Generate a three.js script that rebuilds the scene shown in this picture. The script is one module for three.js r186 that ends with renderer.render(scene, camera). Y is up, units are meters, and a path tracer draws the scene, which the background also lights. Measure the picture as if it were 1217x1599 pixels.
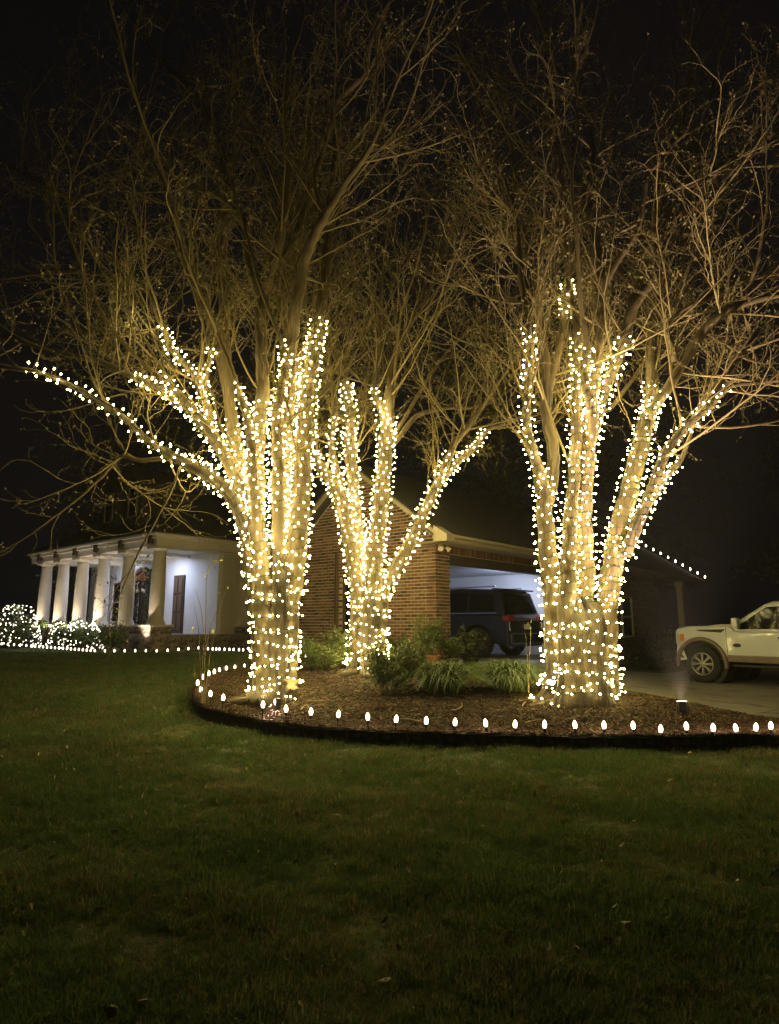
import * as THREE from 'three';
import { mergeGeometries } from 'three/addons/utils/BufferGeometryUtils.js';
import { RoundedBoxGeometry } from 'three/addons/geometries/RoundedBoxGeometry.js';
import { SimplexNoise } from 'three/addons/math/SimplexNoise.js';

// ------------------------------------------------------------------ camera, sky, moon, exposure
const scene = new THREE.Scene();
const EYE = 1.45, PITCH = Math.atan(0.175), FOV = 77;
const camera = new THREE.PerspectiveCamera(FOV, 779 / 1024, 0.1, 900);
camera.position.set(0, EYE, 0);
camera.rotation.set(PITCH, 0, 0);
const renderer = new THREE.WebGLRenderer({ antialias: true });
renderer.setSize(779, 1024);
renderer.toneMapping = THREE.LinearToneMapping;
renderer.toneMappingExposure = 3.2;
renderer.shadowMap.enabled = true;
{ // night sky: almost black, a little violet, slightly paler towards the horizon
  const w = 64, h = 32, a = new Float32Array(w * h * 4);
  for (let j = 0; j < h; j++) for (let i = 0; i < w; i++) {
    const up = Math.abs((j + 0.5) / h - 0.5) * 2, k = 0.75 + 0.5 * (1 - up);
    a.set([0.0007 * k, 0.0006 * k, 0.0008 * k, 1], (j * w + i) * 4);
  }
  const t = new THREE.DataTexture(a, w, h, THREE.RGBAFormat, THREE.FloatType);
  t.mapping = THREE.EquirectangularReflectionMapping; t.magFilter = THREE.LinearFilter; t.needsUpdate = true;
  scene.background = t; scene.environment = t;
}
const moon = new THREE.DirectionalLight(0xcfd8ff, 0.006);
moon.position.set(-30, 60, 25); moon.castShadow = true;
Object.assign(moon.shadow.camera, { left: -40, right: 40, top: 40, bottom: -40, far: 200 });
scene.add(moon);

// ------------------------------------------------------------------ small helpers
const V = (x, y, z) => new THREE.Vector3(x, y, z);
let seed0 = 1;
function rng(s) { let a = s >>> 0; return () => { a |= 0; a = (a + 0x6D2B79F5) | 0; let t = Math.imul(a ^ (a >>> 15), 1 | a); t = (t + Math.imul(t ^ (t >>> 7), 61 | t)) ^ t; return ((t ^ (t >>> 14)) >>> 0) / 4294967296; }; }
const simplex = new SimplexNoise({ random: rng(77) });
const sstep = (a, b, x) => { const t = Math.min(1, Math.max(0, (x - a) / (b - a))); return t * t * (3 - 2 * t); };
const lerp = (a, b, t) => a + (b - a) * t;
const F = 799.5 / Math.tan(FOV * Math.PI / 360);
// a point of the photograph (1217 x 1599) at a distance along -z
function P(px, py, d) {
  const x = (px - 608.5) / F, y = (799.5 - py) / F, s = Math.sin(PITCH), c = Math.cos(PITCH);
  const k = d / (c - y * s);
  return V(x * k, EYE + (y * c + s) * k, -d);
}
function elev(x, z) { // the lawn rises gently to the house and stays low on the driveway side
  const D = -z;
  let e = 0.52 * sstep(6.4, 18, D) * (1 - 0.8 * sstep(3.6, 7.2, x));
  e += 0.02 * simplex.noise(x * 0.35, z * 0.35) * sstep(-2, 4, D);
  return e;
}
function Gd(px, py, dh = 0) { // where the ray through a pixel meets the ground
  let lo = 1.5;
  for (let d = 1.5; d < 70; d += 0.05) { const q = P(px, py, d); if (q.y <= elev(q.x, q.z) + dh) { lo = d; break; } }
  return P(px, py, lo);
}
const used = {};
function numbered(n) { const k = used[n] = (used[n] ?? -1) + 1; return k ? n + '_' + String(k).padStart(3, '0') : n; }
function shade(o) { o.castShadow = true; o.receiveShadow = true; return o; }
function tag(o, label, category, group, kind) {
  if (label) o.userData.label = label;
  if (category) o.userData.category = category;
  if (group) o.userData.group = group;
  if (kind) o.userData.kind = kind;
  return o;
}
function thing(name, label, category, p, turn = 0, group) {
  const o = new THREE.Group(); o.name = numbered(name);
  o.position.copy(p); o.rotation.y = turn; scene.add(o);
  return tag(o, label, category, group);
}
function part(name, geo, m, parent, kind) {
  const o = shade(new THREE.Mesh(geo, m)); o.name = parent === scene ? numbered(name) : name; parent.add(o);
  if (kind) o.userData.kind = kind;
  return o;
}
function boxUV(g, s = 1) { // uv in metres from the dominant axis
  const p = g.attributes.position, n = g.attributes.normal, uv = new Float32Array(p.count * 2);
  for (let i = 0; i < p.count; i++) {
    const ax = Math.abs(n.getX(i)), ay = Math.abs(n.getY(i)), az = Math.abs(n.getZ(i));
    const [u, v] = ax > ay && ax > az ? [p.getZ(i), p.getY(i)] : ay > az ? [p.getX(i), p.getZ(i)] : [p.getX(i), p.getY(i)];
    uv[2 * i] = u * s; uv[2 * i + 1] = v * s;
  }
  g.setAttribute('uv', new THREE.BufferAttribute(uv, 2));
  return g;
}
const bx = (x0, x1, y0, y1, z0, z1) => boxUV(new THREE.BoxGeometry(x1 - x0, y1 - y0, z1 - z0).translate((x0 + x1) / 2, (y0 + y1) / 2, (z0 + z1) / 2));
const rbx = (x0, x1, y0, y1, z0, z1, r = 0.02, seg = 2) => boxUV(new RoundedBoxGeometry(x1 - x0, y1 - y0, z1 - z0, seg, r).translate((x0 + x1) / 2, (y0 + y1) / 2, (z0 + z1) / 2));
const cyl = (r0, r1, h, n = 20) => new THREE.CylinderGeometry(r0, r1, h, n);
function merge(list) { return mergeGeometries(list.map((g) => { const q = g.index ? g.toNonIndexed() : g.clone(); for (const k of Object.keys(q.attributes)) if (!['position', 'normal', 'uv'].includes(k)) q.deleteAttribute(k); return q; })); }
function poly(points, depth, bevel = 0, holes = []) { // a side outline pulled to a depth along +z
  const s = new THREE.Shape(points.map(([x, y]) => new THREE.Vector2(x, y)));
  for (const h of holes) s.holes.push(new THREE.Path(h.map(([x, y]) => new THREE.Vector2(x, y))));
  return new THREE.ExtrudeGeometry(s, { depth, steps: 1, bevelEnabled: bevel > 0, bevelSize: bevel, bevelThickness: bevel, bevelOffset: -bevel, bevelSegments: 3, curveSegments: 10 });
}
function slab(q, th) { // four (or three) corners -> a plate of a given thickness below them
  const n = q.length, pos = [], idx = [];
  for (const [x, y, z] of q) pos.push(x, y, z);
  for (const [x, y, z] of q) pos.push(x, y - th, z);
  for (let i = 1; i < n - 1; i++) idx.push(0, i, i + 1, n, n + i + 1, n + i);
  for (let i = 0; i < n; i++) { const j = (i + 1) % n; idx.push(i, n + i, n + j, i, n + j, j); }
  const g = new THREE.BufferGeometry(); g.setAttribute('position', new THREE.Float32BufferAttribute(pos, 3)); g.setIndex(idx);
  const f = g.toNonIndexed(); f.computeVertexNormals(); return boxUV(f);
}
class MB { // collects tubes, strips and leaves into one geometry
  constructor() { this.p = []; this.n = []; this.u = []; this.i = []; }
  tube(pts, rad, sides, lump = 0, ls = 3, cap = true) {
    const b = this.p.length / 3, N = pts.length, t = V(0, 0, 0), a = V(0, 0, 0), c = V(0, 0, 0), d = V(0, 0, 0);
    let len = 0, ref = Math.abs(pts[N - 1].y - pts[0].y) > Math.abs(pts[N - 1].x - pts[0].x) ? V(1, 0, 0.01) : V(0.01, 1, 0);
    ref = ref.clone();
    for (let k = 0; k < N; k++) {
      t.subVectors(pts[Math.min(N - 1, k + 1)], pts[Math.max(0, k - 1)]).normalize();
      a.copy(ref).addScaledVector(t, -ref.dot(t)).normalize(); ref.copy(a); c.crossVectors(t, a);
      if (k) len += pts[k].distanceTo(pts[k - 1]);
      for (let s = 0; s <= sides; s++) {
        const w = s / sides * Math.PI * 2, cw = Math.cos(w), sw = Math.sin(w);
        d.copy(a).multiplyScalar(cw).addScaledVector(c, sw);
        let r = rad[k];
        if (lump) r *= 1 + lump * simplex.noise3d(cw * 1.1 + pts[0].x * 7, sw * 1.1 + pts[0].z * 3, len * ls);
        this.p.push(pts[k].x + d.x * r, pts[k].y + d.y * r, pts[k].z + d.z * r);
        this.n.push(d.x, d.y, d.z); this.u.push(s / sides * Math.max(1, Math.round(rad[0] * 6.28 / 0.35)) * 0.35, len);
      }
    }
    const w = sides + 1;
    for (let k = 0; k < N - 1; k++) for (let s = 0; s < sides; s++) { const q = b + k * w + s; this.i.push(q, q + w + 1, q + w, q, q + 1, q + w + 1); }
    if (cap) { const q = b + (N - 1) * w; for (let s = 1; s < sides - 1; s++) this.i.push(q, q + s + 1, q + s); }
  }
  tri(pts, uv) { const b = this.p.length / 3, e = V(0, 0, 0).subVectors(pts[1], pts[0]), f = V(0, 0, 0).subVectors(pts[2], pts[0]), n = e.cross(f).normalize(); pts.forEach((q, k) => { this.p.push(q.x, q.y, q.z); this.n.push(n.x, n.y, n.z); this.u.push(...(uv ? uv[k] : [0, 0])); }); for (let k = 1; k < pts.length - 1; k++) this.i.push(b, b + k, b + k + 1); }
  geo() { const g = new THREE.BufferGeometry(); g.setAttribute('position', new THREE.Float32BufferAttribute(this.p, 3)); g.setAttribute('normal', new THREE.Float32BufferAttribute(this.n, 3)); g.setAttribute('uv', new THREE.Float32BufferAttribute(this.u, 2)); g.setIndex(this.i); return g; }
}
function ord(n) {
  const a = ['zeroth', 'first', 'second', 'third', 'fourth', 'fifth', 'sixth', 'seventh', 'eighth', 'ninth', 'tenth', 'eleventh', 'twelfth', 'thirteenth', 'fourteenth', 'fifteenth', 'sixteenth', 'seventeenth', 'eighteenth', 'nineteenth'];
  if (n < 20) return a[n];
  const t = { 2: 'twent', 3: 'thirt', 4: 'fort', 5: 'fift' }[Math.floor(n / 10)];
  return n % 10 ? t + 'y-' + a[n % 10] : t + 'ieth';
}

// ------------------------------------------------------------------ procedural textures
function noiseTile(size, cells, oct, sd, sx = 1, sy = 1) { // tileable value noise, 0..1
  const out = new Float32Array(size * size); let amp = 1, tot = 0;
  for (let o = 0; o < oct; o++) {
    const cx = Math.max(1, Math.round(cells * sx * 2 ** o)), cy = Math.max(1, Math.round(cells * sy * 2 ** o)), r = rng(sd * 131 + o * 17), g = new Float32Array(cx * cy);
    for (let k = 0; k < g.length; k++) g[k] = r();
    for (let j = 0; j < size; j++) for (let i = 0; i < size; i++) {
      const x = i / size * cx, y = j / size * cy, xi = Math.floor(x), yi = Math.floor(y); let fx = x - xi, fy = y - yi; fx = fx * fx * (3 - 2 * fx); fy = fy * fy * (3 - 2 * fy);
      const q = (X, Y) => g[(Y % cy) * cx + (X % cx)];
      out[j * size + i] += amp * lerp(lerp(q(xi, yi), q(xi + 1, yi), fx), lerp(q(xi, yi + 1), q(xi + 1, yi + 1), fx), fy);
    }
    tot += amp; amp *= 0.55;
  }
  for (let k = 0; k < out.length; k++) out[k] /= tot;
  return out;
}
const srgb = (c) => Math.round(255 * (c <= 0.0031308 ? 12.92 * c : 1.055 * Math.max(0, c) ** (1 / 2.4) - 0.055));
function colorTex(size, rep, f) { // f(k, i, j) -> linear rgb
  const a = new Uint8Array(size * size * 4);
  for (let j = 0; j < size; j++) for (let i = 0; i < size; i++) { const c = f(j * size + i, i, j); a.set([srgb(c[0]), srgb(c[1]), srgb(c[2]), 255], (j * size + i) * 4); }
  return fin(a, size, rep, true);
}
function fin(a, size, rep, isColor) {
  const t = new THREE.DataTexture(a, size, size, THREE.RGBAFormat); t.wrapS = t.wrapT = THREE.RepeatWrapping; t.magFilter = THREE.LinearFilter; t.minFilter = THREE.LinearMipmapLinearFilter; t.generateMipmaps = true;
  if (isColor) t.colorSpace = THREE.SRGBColorSpace; t.repeat.set(...(Array.isArray(rep) ? rep : [rep, rep])); t.needsUpdate = true; return t;
}
function heightTex(size, rep, f) { const a = new Uint8Array(size * size * 4); for (let k = 0; k < size * size; k++) { const v = Math.round(255 * Math.min(1, Math.max(0, f(k)))); a.set([v, v, v, 255], k * 4); } return fin(a, size, rep, false); }
const mix3 = (a, b, t) => [lerp(a[0], b[0], t), lerp(a[1], b[1], t), lerp(a[2], b[2], t)];
const std = (o) => new THREE.MeshStandardMaterial(Object.assign({ roughness: 0.8, metalness: 0 }, o));
const lin = (r, g, b) => new THREE.Color().setRGB(r, g, b);
const n1 = noiseTile(256, 4, 5, 1), n2 = noiseTile(256, 8, 4, 2), nStreak = noiseTile(256, 10, 4, 3, 1, 0.18), nFine = noiseTile(256, 40, 2, 4), nPatch = noiseTile(256, 3, 3, 5, 1, 0.45);

const M = {};
{ // crape myrtle bark: smooth tan and grey-pink patches with long streaks
  const rep = [1 / 0.7, 1 / 1.4];
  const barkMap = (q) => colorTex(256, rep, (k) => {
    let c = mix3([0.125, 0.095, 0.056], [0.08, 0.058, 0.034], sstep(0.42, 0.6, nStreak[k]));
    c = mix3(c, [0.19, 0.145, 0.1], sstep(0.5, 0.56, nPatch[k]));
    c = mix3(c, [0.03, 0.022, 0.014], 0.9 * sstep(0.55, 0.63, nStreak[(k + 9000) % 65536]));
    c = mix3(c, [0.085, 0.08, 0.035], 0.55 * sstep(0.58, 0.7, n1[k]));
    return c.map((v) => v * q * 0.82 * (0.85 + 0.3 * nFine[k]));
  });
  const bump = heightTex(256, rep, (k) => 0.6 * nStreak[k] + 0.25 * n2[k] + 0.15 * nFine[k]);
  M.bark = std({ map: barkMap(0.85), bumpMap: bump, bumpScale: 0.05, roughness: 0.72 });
  M.limb = std({ map: barkMap(1.5), bumpMap: bump, bumpScale: 0.014, roughness: 0.7 });  // copy of the trunk bark, lightened so dim upper limbs look better lit
}
M.twig = std({ color: lin(0.22, 0.175, 0.09), roughness: 0.8 });
M.darkTwig = std({ color: lin(0.06, 0.045, 0.035), roughness: 0.9 });
const glow = (r, g, b, k) => new THREE.MeshStandardMaterial({ color: 0x101010, emissive: lin(r, g, b), emissiveIntensity: k, roughness: 0.5 });
M.bulb = glow(1, 0.79, 0.27, 27);
M.bulbDim = glow(1, 0.75, 0.23, 17);
M.bulbBright = glow(1, 0.84, 0.34, 36);
M.stakeBulb = glow(1, 0.68, 0.38, 4.5);
M.farBulb = glow(1, 0.84, 0.6, 2.5);
M.netBulb = glow(1, 0.92, 0.66, 2.2);
M.roofBulb = glow(1, 0.86, 0.66, 6);
M.wire = std({ color: lin(0.012, 0.03, 0.014), roughness: 0.5 });
M.blackPlastic = std({ color: lin(0.012, 0.012, 0.012), roughness: 0.6 });
M.edging = std({ map: colorTex(256, 1 / 0.5, (k) => mix3([0.03, 0.028, 0.022], [0.075, 0.065, 0.045], sstep(0.5, 0.72, n2[k]))), bumpMap: heightTex(256, 1 / 0.5, (k) => n2[k]), bumpScale: 0.008, roughness: 0.8 });
{
  const rep = 1 / 1.6;
  M.lawn = std({ map: colorTex(256, rep, (k) => mix3(mix3([0.07, 0.105, 0.026], [0.12, 0.115, 0.045], sstep(0.4, 0.65, n1[k])), [0.075, 0.06, 0.032], sstep(0.55, 0.75, n2[k]))), bumpMap: heightTex(256, rep, (k) => 0.5 * nFine[k] + 0.5 * n2[k]), bumpScale: 0.03, roughness: 0.95 });
  M.mulch = std({ map: colorTex(256, 1 / 0.9, (k) => mix3(mix3([0.044, 0.026, 0.015], [0.085, 0.053, 0.03], sstep(0.45, 0.7, n2[k])), [0.03, 0.02, 0.013], sstep(0.55, 0.7, nFine[k]))), bumpMap: heightTex(256, 1 / 0.9, (k) => 0.4 * nFine[k] + 0.6 * n2[k]), bumpScale: 0.05, roughness: 0.95 });
  M.concrete = std({ map: colorTex(256, 1 / 2.4, (k) => mix3(mix3([0.29, 0.27, 0.24], [0.2, 0.185, 0.16], n1[k]), [0.13, 0.115, 0.1], 0.8 * sstep(0.55, 0.8, n2[k]))), bumpMap: heightTex(256, 1 / 0.8, (k) => nFine[k]), bumpScale: 0.004, roughness: 0.9 });
  M.plaster = std({ map: colorTex(256, 1 / 3, (k) => mix3([0.72, 0.71, 0.68], [0.62, 0.6, 0.57], n1[k])), bumpMap: heightTex(256, 1 / 0.5, (k) => n2[k]), bumpScale: 0.003, roughness: 0.85 });
  M.stucco = std({ map: colorTex(256, 1 / 3, (k) => mix3([0.62, 0.55, 0.44], [0.52, 0.45, 0.36], n1[k])), bumpMap: heightTex(256, 1 / 0.4, (k) => n2[k]), bumpScale: 0.004, roughness: 0.85 });
  M.trim = std({ map: colorTex(256, 1 / 2, (k) => mix3([0.72, 0.65, 0.56], [0.62, 0.55, 0.47], n1[k])), roughness: 0.6 });
  M.column = std({ map: colorTex(256, 1 / 1.5, (k) => mix3([0.66, 0.58, 0.46], [0.55, 0.48, 0.38], n1[k])), bumpMap: heightTex(256, 1 / 0.4, (k) => n2[k]), bumpScale: 0.003, roughness: 0.75 });
  M.mortar = std({ map: colorTex(256, 1 / 0.6, (k) => mix3([0.42, 0.38, 0.32], [0.32, 0.29, 0.24], n2[k])), roughness: 0.95 });
  M.stone = std({ map: colorTex(256, 1 / 0.7, (k) => mix3([0.3, 0.25, 0.19], [0.13, 0.1, 0.08], sstep(0.35, 0.65, n2[k]))), bumpMap: heightTex(256, 1 / 0.7, (k) => n2[k]), bumpScale: 0.02, roughness: 0.9 });
  M.roof = std({ map: colorTex(256, [1 / 1.2, 1 / 0.5], (k, i, j) => { const t = mix3([0.07, 0.06, 0.05], [0.035, 0.032, 0.03], n2[k]); return j % 64 < 4 ? mix3(t, [0.015, 0.014, 0.013], 0.8) : t; }), bumpMap: heightTex(256, [1 / 1.2, 1 / 0.5], (k) => 0.5 * nFine[k] + 0.5 * (1 - (Math.floor(k / 256) % 64) / 64)), bumpScale: 0.015, roughness: 0.95 });
  M.brickC = [[0.16, 0.075, 0.046], [0.2, 0.1, 0.062], [0.125, 0.056, 0.038], [0.22, 0.13, 0.09], [0.07, 0.038, 0.03]];
  const bm = colorTex(256, 1 / 0.25, (k) => mix3([1, 1, 1], [0.62, 0.58, 0.55], n2[k])), bb = heightTex(256, 1 / 0.25, (k) => 0.6 * nFine[k] + 0.4 * n2[k]);
  M.brick = M.brickC.map((c) => std({ color: lin(...c), map: bm, bumpMap: bb, bumpScale: 0.006, roughness: 0.9 }));
  M.brickAll = std({ color: 0xffffff, map: bm, bumpMap: bb, bumpScale: 0.006, roughness: 0.9 });
}
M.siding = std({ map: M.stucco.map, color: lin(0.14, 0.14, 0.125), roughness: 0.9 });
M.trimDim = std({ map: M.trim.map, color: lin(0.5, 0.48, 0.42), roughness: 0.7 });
M.darkWood = std({ color: lin(0.06, 0.035, 0.022), roughness: 0.5 });
M.darkMetal = std({ color: lin(0.02, 0.02, 0.022), roughness: 0.45, metalness: 0.4 });
M.lintel = std({ color: lin(0.05, 0.04, 0.03), roughness: 0.7 });
M.glass = new THREE.MeshPhysicalMaterial({ color: lin(0.006, 0.007, 0.008), roughness: 0.05, metalness: 0, specularIntensity: 0.45 });
M.terracotta = std({ color: lin(0.36, 0.15, 0.07), roughness: 0.85, bumpMap: heightTex(256, 4, (k) => n2[k]), bumpScale: 0.003 });
M.paleWood = std({ map: M.limb.map, bumpMap: M.limb.bumpMap, bumpScale: 0.01, color: 0xffffff, roughness: 0.8 });
M.paleWood.map = colorTex(256, [1 / 0.3, 1 / 0.6], (k) => mix3([0.26, 0.21, 0.12], [0.16, 0.125, 0.065], nStreak[k]));
M.darkPot = std({ color: lin(0.06, 0.06, 0.04), roughness: 0.6 });

// ------------------------------------------------------------------ ground
{
  const xs = [], zs = [];
  for (let x = -300; x < -16; x += x < -60 ? 40 : 4) xs.push(x); for (let x = -16; x < 14; x += 0.3) xs.push(x); for (let x = 14; x <= 300; x += x < 60 ? 4 : 40) xs.push(x);
  for (let z = 60; z > 4; z -= 8) zs.push(z); for (let z = 4; z > -32; z -= 0.3) zs.push(z); for (let z = -32; z >= -400; z -= z > -60 ? 4 : 40) zs.push(z);
  const p = [], u = [], id = [], W = xs.length;
  zs.forEach((z, j) => xs.forEach((x, i) => { p.push(x, elev(x, z) + 0.012 * simplex.noise(x * 1.7, z * 1.7), z); u.push(x, z); if (i && j) { const q = j * W + i; id.push(q, q - W, q - W - 1, q, q - W - 1, q - 1); } }));
  const g = new THREE.BufferGeometry(); g.setAttribute('position', new THREE.Float32BufferAttribute(p, 3)); g.setAttribute('uv', new THREE.Float32BufferAttribute(u, 2)); g.setIndex(id); g.computeVertexNormals();
  part('ground', g, M.lawn, scene, 'structure');
}
const EDGE = [[470, 1043], [430, 1042], [390, 1046], [360, 1050], [338, 1056], [320, 1066], [308, 1080], [302, 1096], [302, 1108], [308, 1118], [322, 1125], [345, 1132], [374, 1139], [410, 1147], [453, 1154.5], [505, 1160], [561, 1163.5], [620, 1166], [700, 1169], [800, 1172], [900, 1174], [1000, 1175], [1100, 1174.5], [1217, 1172], [1330, 1166]];
const BACK = [[302, 1100], [308, 1078], [338, 1054], [390, 1044], [470, 1040], [560, 1037], [640, 1036], [720, 1042], [800, 1054], [850, 1070], [965, 1090], [1040, 1105], [1100, 1121], [1150, 1137], [1217, 1152], [1330, 1160]];
const curveOf = (list) => new THREE.CatmullRomCurve3(list.map(([x, y]) => Gd(x, y)), false, 'centripetal');
const edgeCurve = curveOf(EDGE);
const soilY = (x, z, w = 0.4) => elev(x, z) + 0.03 + 0.14 * (1 - sstep(0.72, 1, w)) + 0.06 * Math.sin(Math.PI * Math.min(1, w)) + 0.015 * simplex.noise(x * 1.3, z * 1.3);
let bedPoint;
{
  const A = curveOf(EDGE.slice(8)), B = curveOf(BACK), NS = 150, NW = 40, p = [], u = [], id = [];
  const fa = A.getSpacedPoints(NS), fb = B.getSpacedPoints(NS);
  bedPoint = (s, w) => { const k = Math.min(NS - 1, Math.floor(s * NS)), t = s * NS - k, a = fa[k].clone().lerp(fa[k + 1], t), b = fb[k].clone().lerp(fb[k + 1], t), q = a.lerp(b, w); q.y = soilY(q.x, q.z, w); return q; };
  for (let i = 0; i <= NS; i++) for (let j = 0; j <= NW; j++) { const q = bedPoint(Math.min(0.99999, i / NS), j / NW); p.push(q.x, q.y, q.z); u.push(q.x, q.z); if (i && j) { const c = i * (NW + 1) + j; id.push(c, c - 1, c - NW - 2, c, c - NW - 2, c - NW - 1); } }
  const g = new THREE.BufferGeometry(); g.setAttribute('position', new THREE.Float32BufferAttribute(p, 3)); g.setAttribute('uv', new THREE.Float32BufferAttribute(u, 2)); g.setIndex(id); g.computeVertexNormals();
  part('planting_bed', g, M.mulch, scene, 'structure');
  // the bark chips, lying every way
  const r = rng(5), chip = new THREE.BoxGeometry(0.045, 0.006, 0.012), N = 36000, im = new THREE.InstancedMesh(chip, std({ color: 0xffffff, roughness: 0.95 }), N), o = new THREE.Object3D(), c = new THREE.Color();
  for (let k = 0; k < N; k++) {
    const s = r() * 0.999, w = r() ** 1.4; o.position.copy(bedPoint(s, w)); o.position.y += 0.006 + 0.012 * r();
    o.rotation.set((r() - 0.5) * 0.9, r() * 6.28, (r() - 0.5) * 0.9); const z = 0.5 + r() * 1.2; o.scale.set(z, 1, 0.6 + r()); o.updateMatrix(); im.setMatrixAt(k, o.matrix);
    const t = r(); im.setColorAt(k, t < 0.07 ? c.setRGB(0.2, 0.145, 0.085) : c.setRGB(0.04 + 0.06 * r(), 0.026 + 0.034 * r(), 0.015 + 0.016 * r()));
  }
  im.name = 'mulch_chips'; shade(im); tag(im, 'brown shredded bark mulch covering the tree bed', 'mulch', null, 'stuff'); scene.add(im);
}
{ // the dark edging strip round the bed
  const N = 160, pts = edgeCurve.getSpacedPoints(N), p = [], id = [], u = [];
  pts.forEach((q, k) => {
    const t = pts[Math.min(N, k + 1)].clone().sub(pts[Math.max(0, k - 1)]).setY(0).normalize(), nx = -t.z, nz = t.x; // towards the lawn or bed
    const h = 0.2 + 0.012 * simplex.noise(k * 0.23, 3), y0 = elev(q.x, q.z) - 0.05;
    for (const [o, y] of [[-0.009, y0], [-0.009, y0 + h], [-0.022, y0 + h + 0.012], [0.022, y0 + h + 0.012], [0.009, y0 + h], [0.009, y0]]) { const wv = 0.012 * simplex.noise(k * 0.31, y * 3); p.push(q.x + nx * (o + wv), y, q.z + nz * (o + wv)); u.push(k * 0.13, y); }
    if (k) for (let s = 0; s < 6; s++) { const a = (k - 1) * 6 + s, b = (k - 1) * 6 + (s + 1) % 6, c = k * 6 + s, d = k * 6 + (s + 1) % 6; id.push(a, b, d, a, d, c); }
  });
  const g = new THREE.BufferGeometry(); g.setAttribute('position', new THREE.Float32BufferAttribute(p, 3)); g.setAttribute('uv', new THREE.Float32BufferAttribute(u, 2)); g.setIndex(id);
  const f = g.toNonIndexed(); f.computeVertexNormals();
  tag(part('bed_edging', f, M.edging, scene), 'long black edging strip curving round the front of the mulch bed', 'garden edging');
}
const HA = 49.5 * Math.PI / 180, HC = P(682, 975, 14.6).setY(0), HX = V(Math.cos(HA), 0, -Math.sin(HA)), HZ = V(Math.sin(HA), 0, Math.cos(HA));
const H = (x, y, z) => V(HC.x + HX.x * x + HZ.x * z, y, HC.z + HX.z * x + HZ.z * z); // house axes: x along the garage front, -z into the house
const inHouse = (q) => { const d = q.clone().sub(HC), x = d.dot(HX), z = d.dot(HZ); return [x, z]; };
{ // concrete driveway, poured in slabs with open joints
  const O = Gd(1217, 1108), a = Gd(965, 1070).sub(O).setY(0).normalize(), b = V(-a.z, 0, a.x), drive = new THREE.Group(); drive.name = 'driveway'; tag(drive, null, null, null, 'structure'); scene.add(drive);
  if (b.x < 0) b.negate();
  const frontD = (x) => { const pts = EDGE.slice(9).map(([px, py]) => Gd(px, py)); for (let k = 1; k < pts.length; k++) if (x < pts[k].x) return lerp(-pts[k - 1].z, -pts[k].z, (x - pts[k - 1].x) / (pts[k].x - pts[k - 1].x)); return 7; };
  const S = 3.4, n = 10;
  for (let i = -4; i < 5; i++) for (let j = -3; j < 6; j++) {
    const p = [], u = [], id = []; const at = (s, t) => { const q = O.clone().addScaledVector(a, j * S + 0.009 + s * (S - 0.018)).addScaledVector(b, i * S + 0.009 + t * (S - 0.018)); return q; };
    const quad = (q) => { const k = p.length / 3; q.forEach((v) => { p.push(v.x, v.y, v.z); u.push(v.x, v.z); }); id.push(k, k + 1, k + 2, k, k + 2, k + 3); };
    const top = (v) => v.clone().setY(elev(v.x, v.z) + 0.016), low = (v) => v.clone().setY(elev(v.x, v.z) - 0.06);
    for (let s = 0; s < n; s++) for (let t = 0; t < n; t++) {
      const c = at((s + 0.5) / n, (t + 0.5) / n), [hx, hz] = inHouse(c);
      if (-c.z < frontD(c.x) + 0.45 || c.x < 1.5 || hz < 0.05 || (hx < 0.35 && -c.z > 11.5) || c.x > 26 || (hz < 2.6 && hx > 7.5)) continue;
      const q = [at(s / n, t / n), at((s + 1) / n, t / n), at((s + 1) / n, (t + 1) / n), at(s / n, (t + 1) / n)];
      quad(q.map(top).reverse());
      if (!s) quad([q[0], q[3]].map(top).concat([q[3], q[0]].map(low))); if (s === n - 1) quad([q[1], q[2]].map(top).concat([q[2], q[1]].map(low)));
      if (!t) quad([q[0], q[1]].map(top).concat([q[1], q[0]].map(low))); if (t === n - 1) quad([q[3], q[2]].map(top).concat([q[2], q[3]].map(low)));
    }
    if (!p.length) continue;
    const g = new THREE.BufferGeometry(); g.setAttribute('position', new THREE.Float32BufferAttribute(p, 3)); g.setAttribute('uv', new THREE.Float32BufferAttribute(u, 2)); g.setIndex(id);
    const f = g.toNonIndexed(); f.computeVertexNormals(); part('concrete_slab', f, M.concrete, drive);
  }
}

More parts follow.
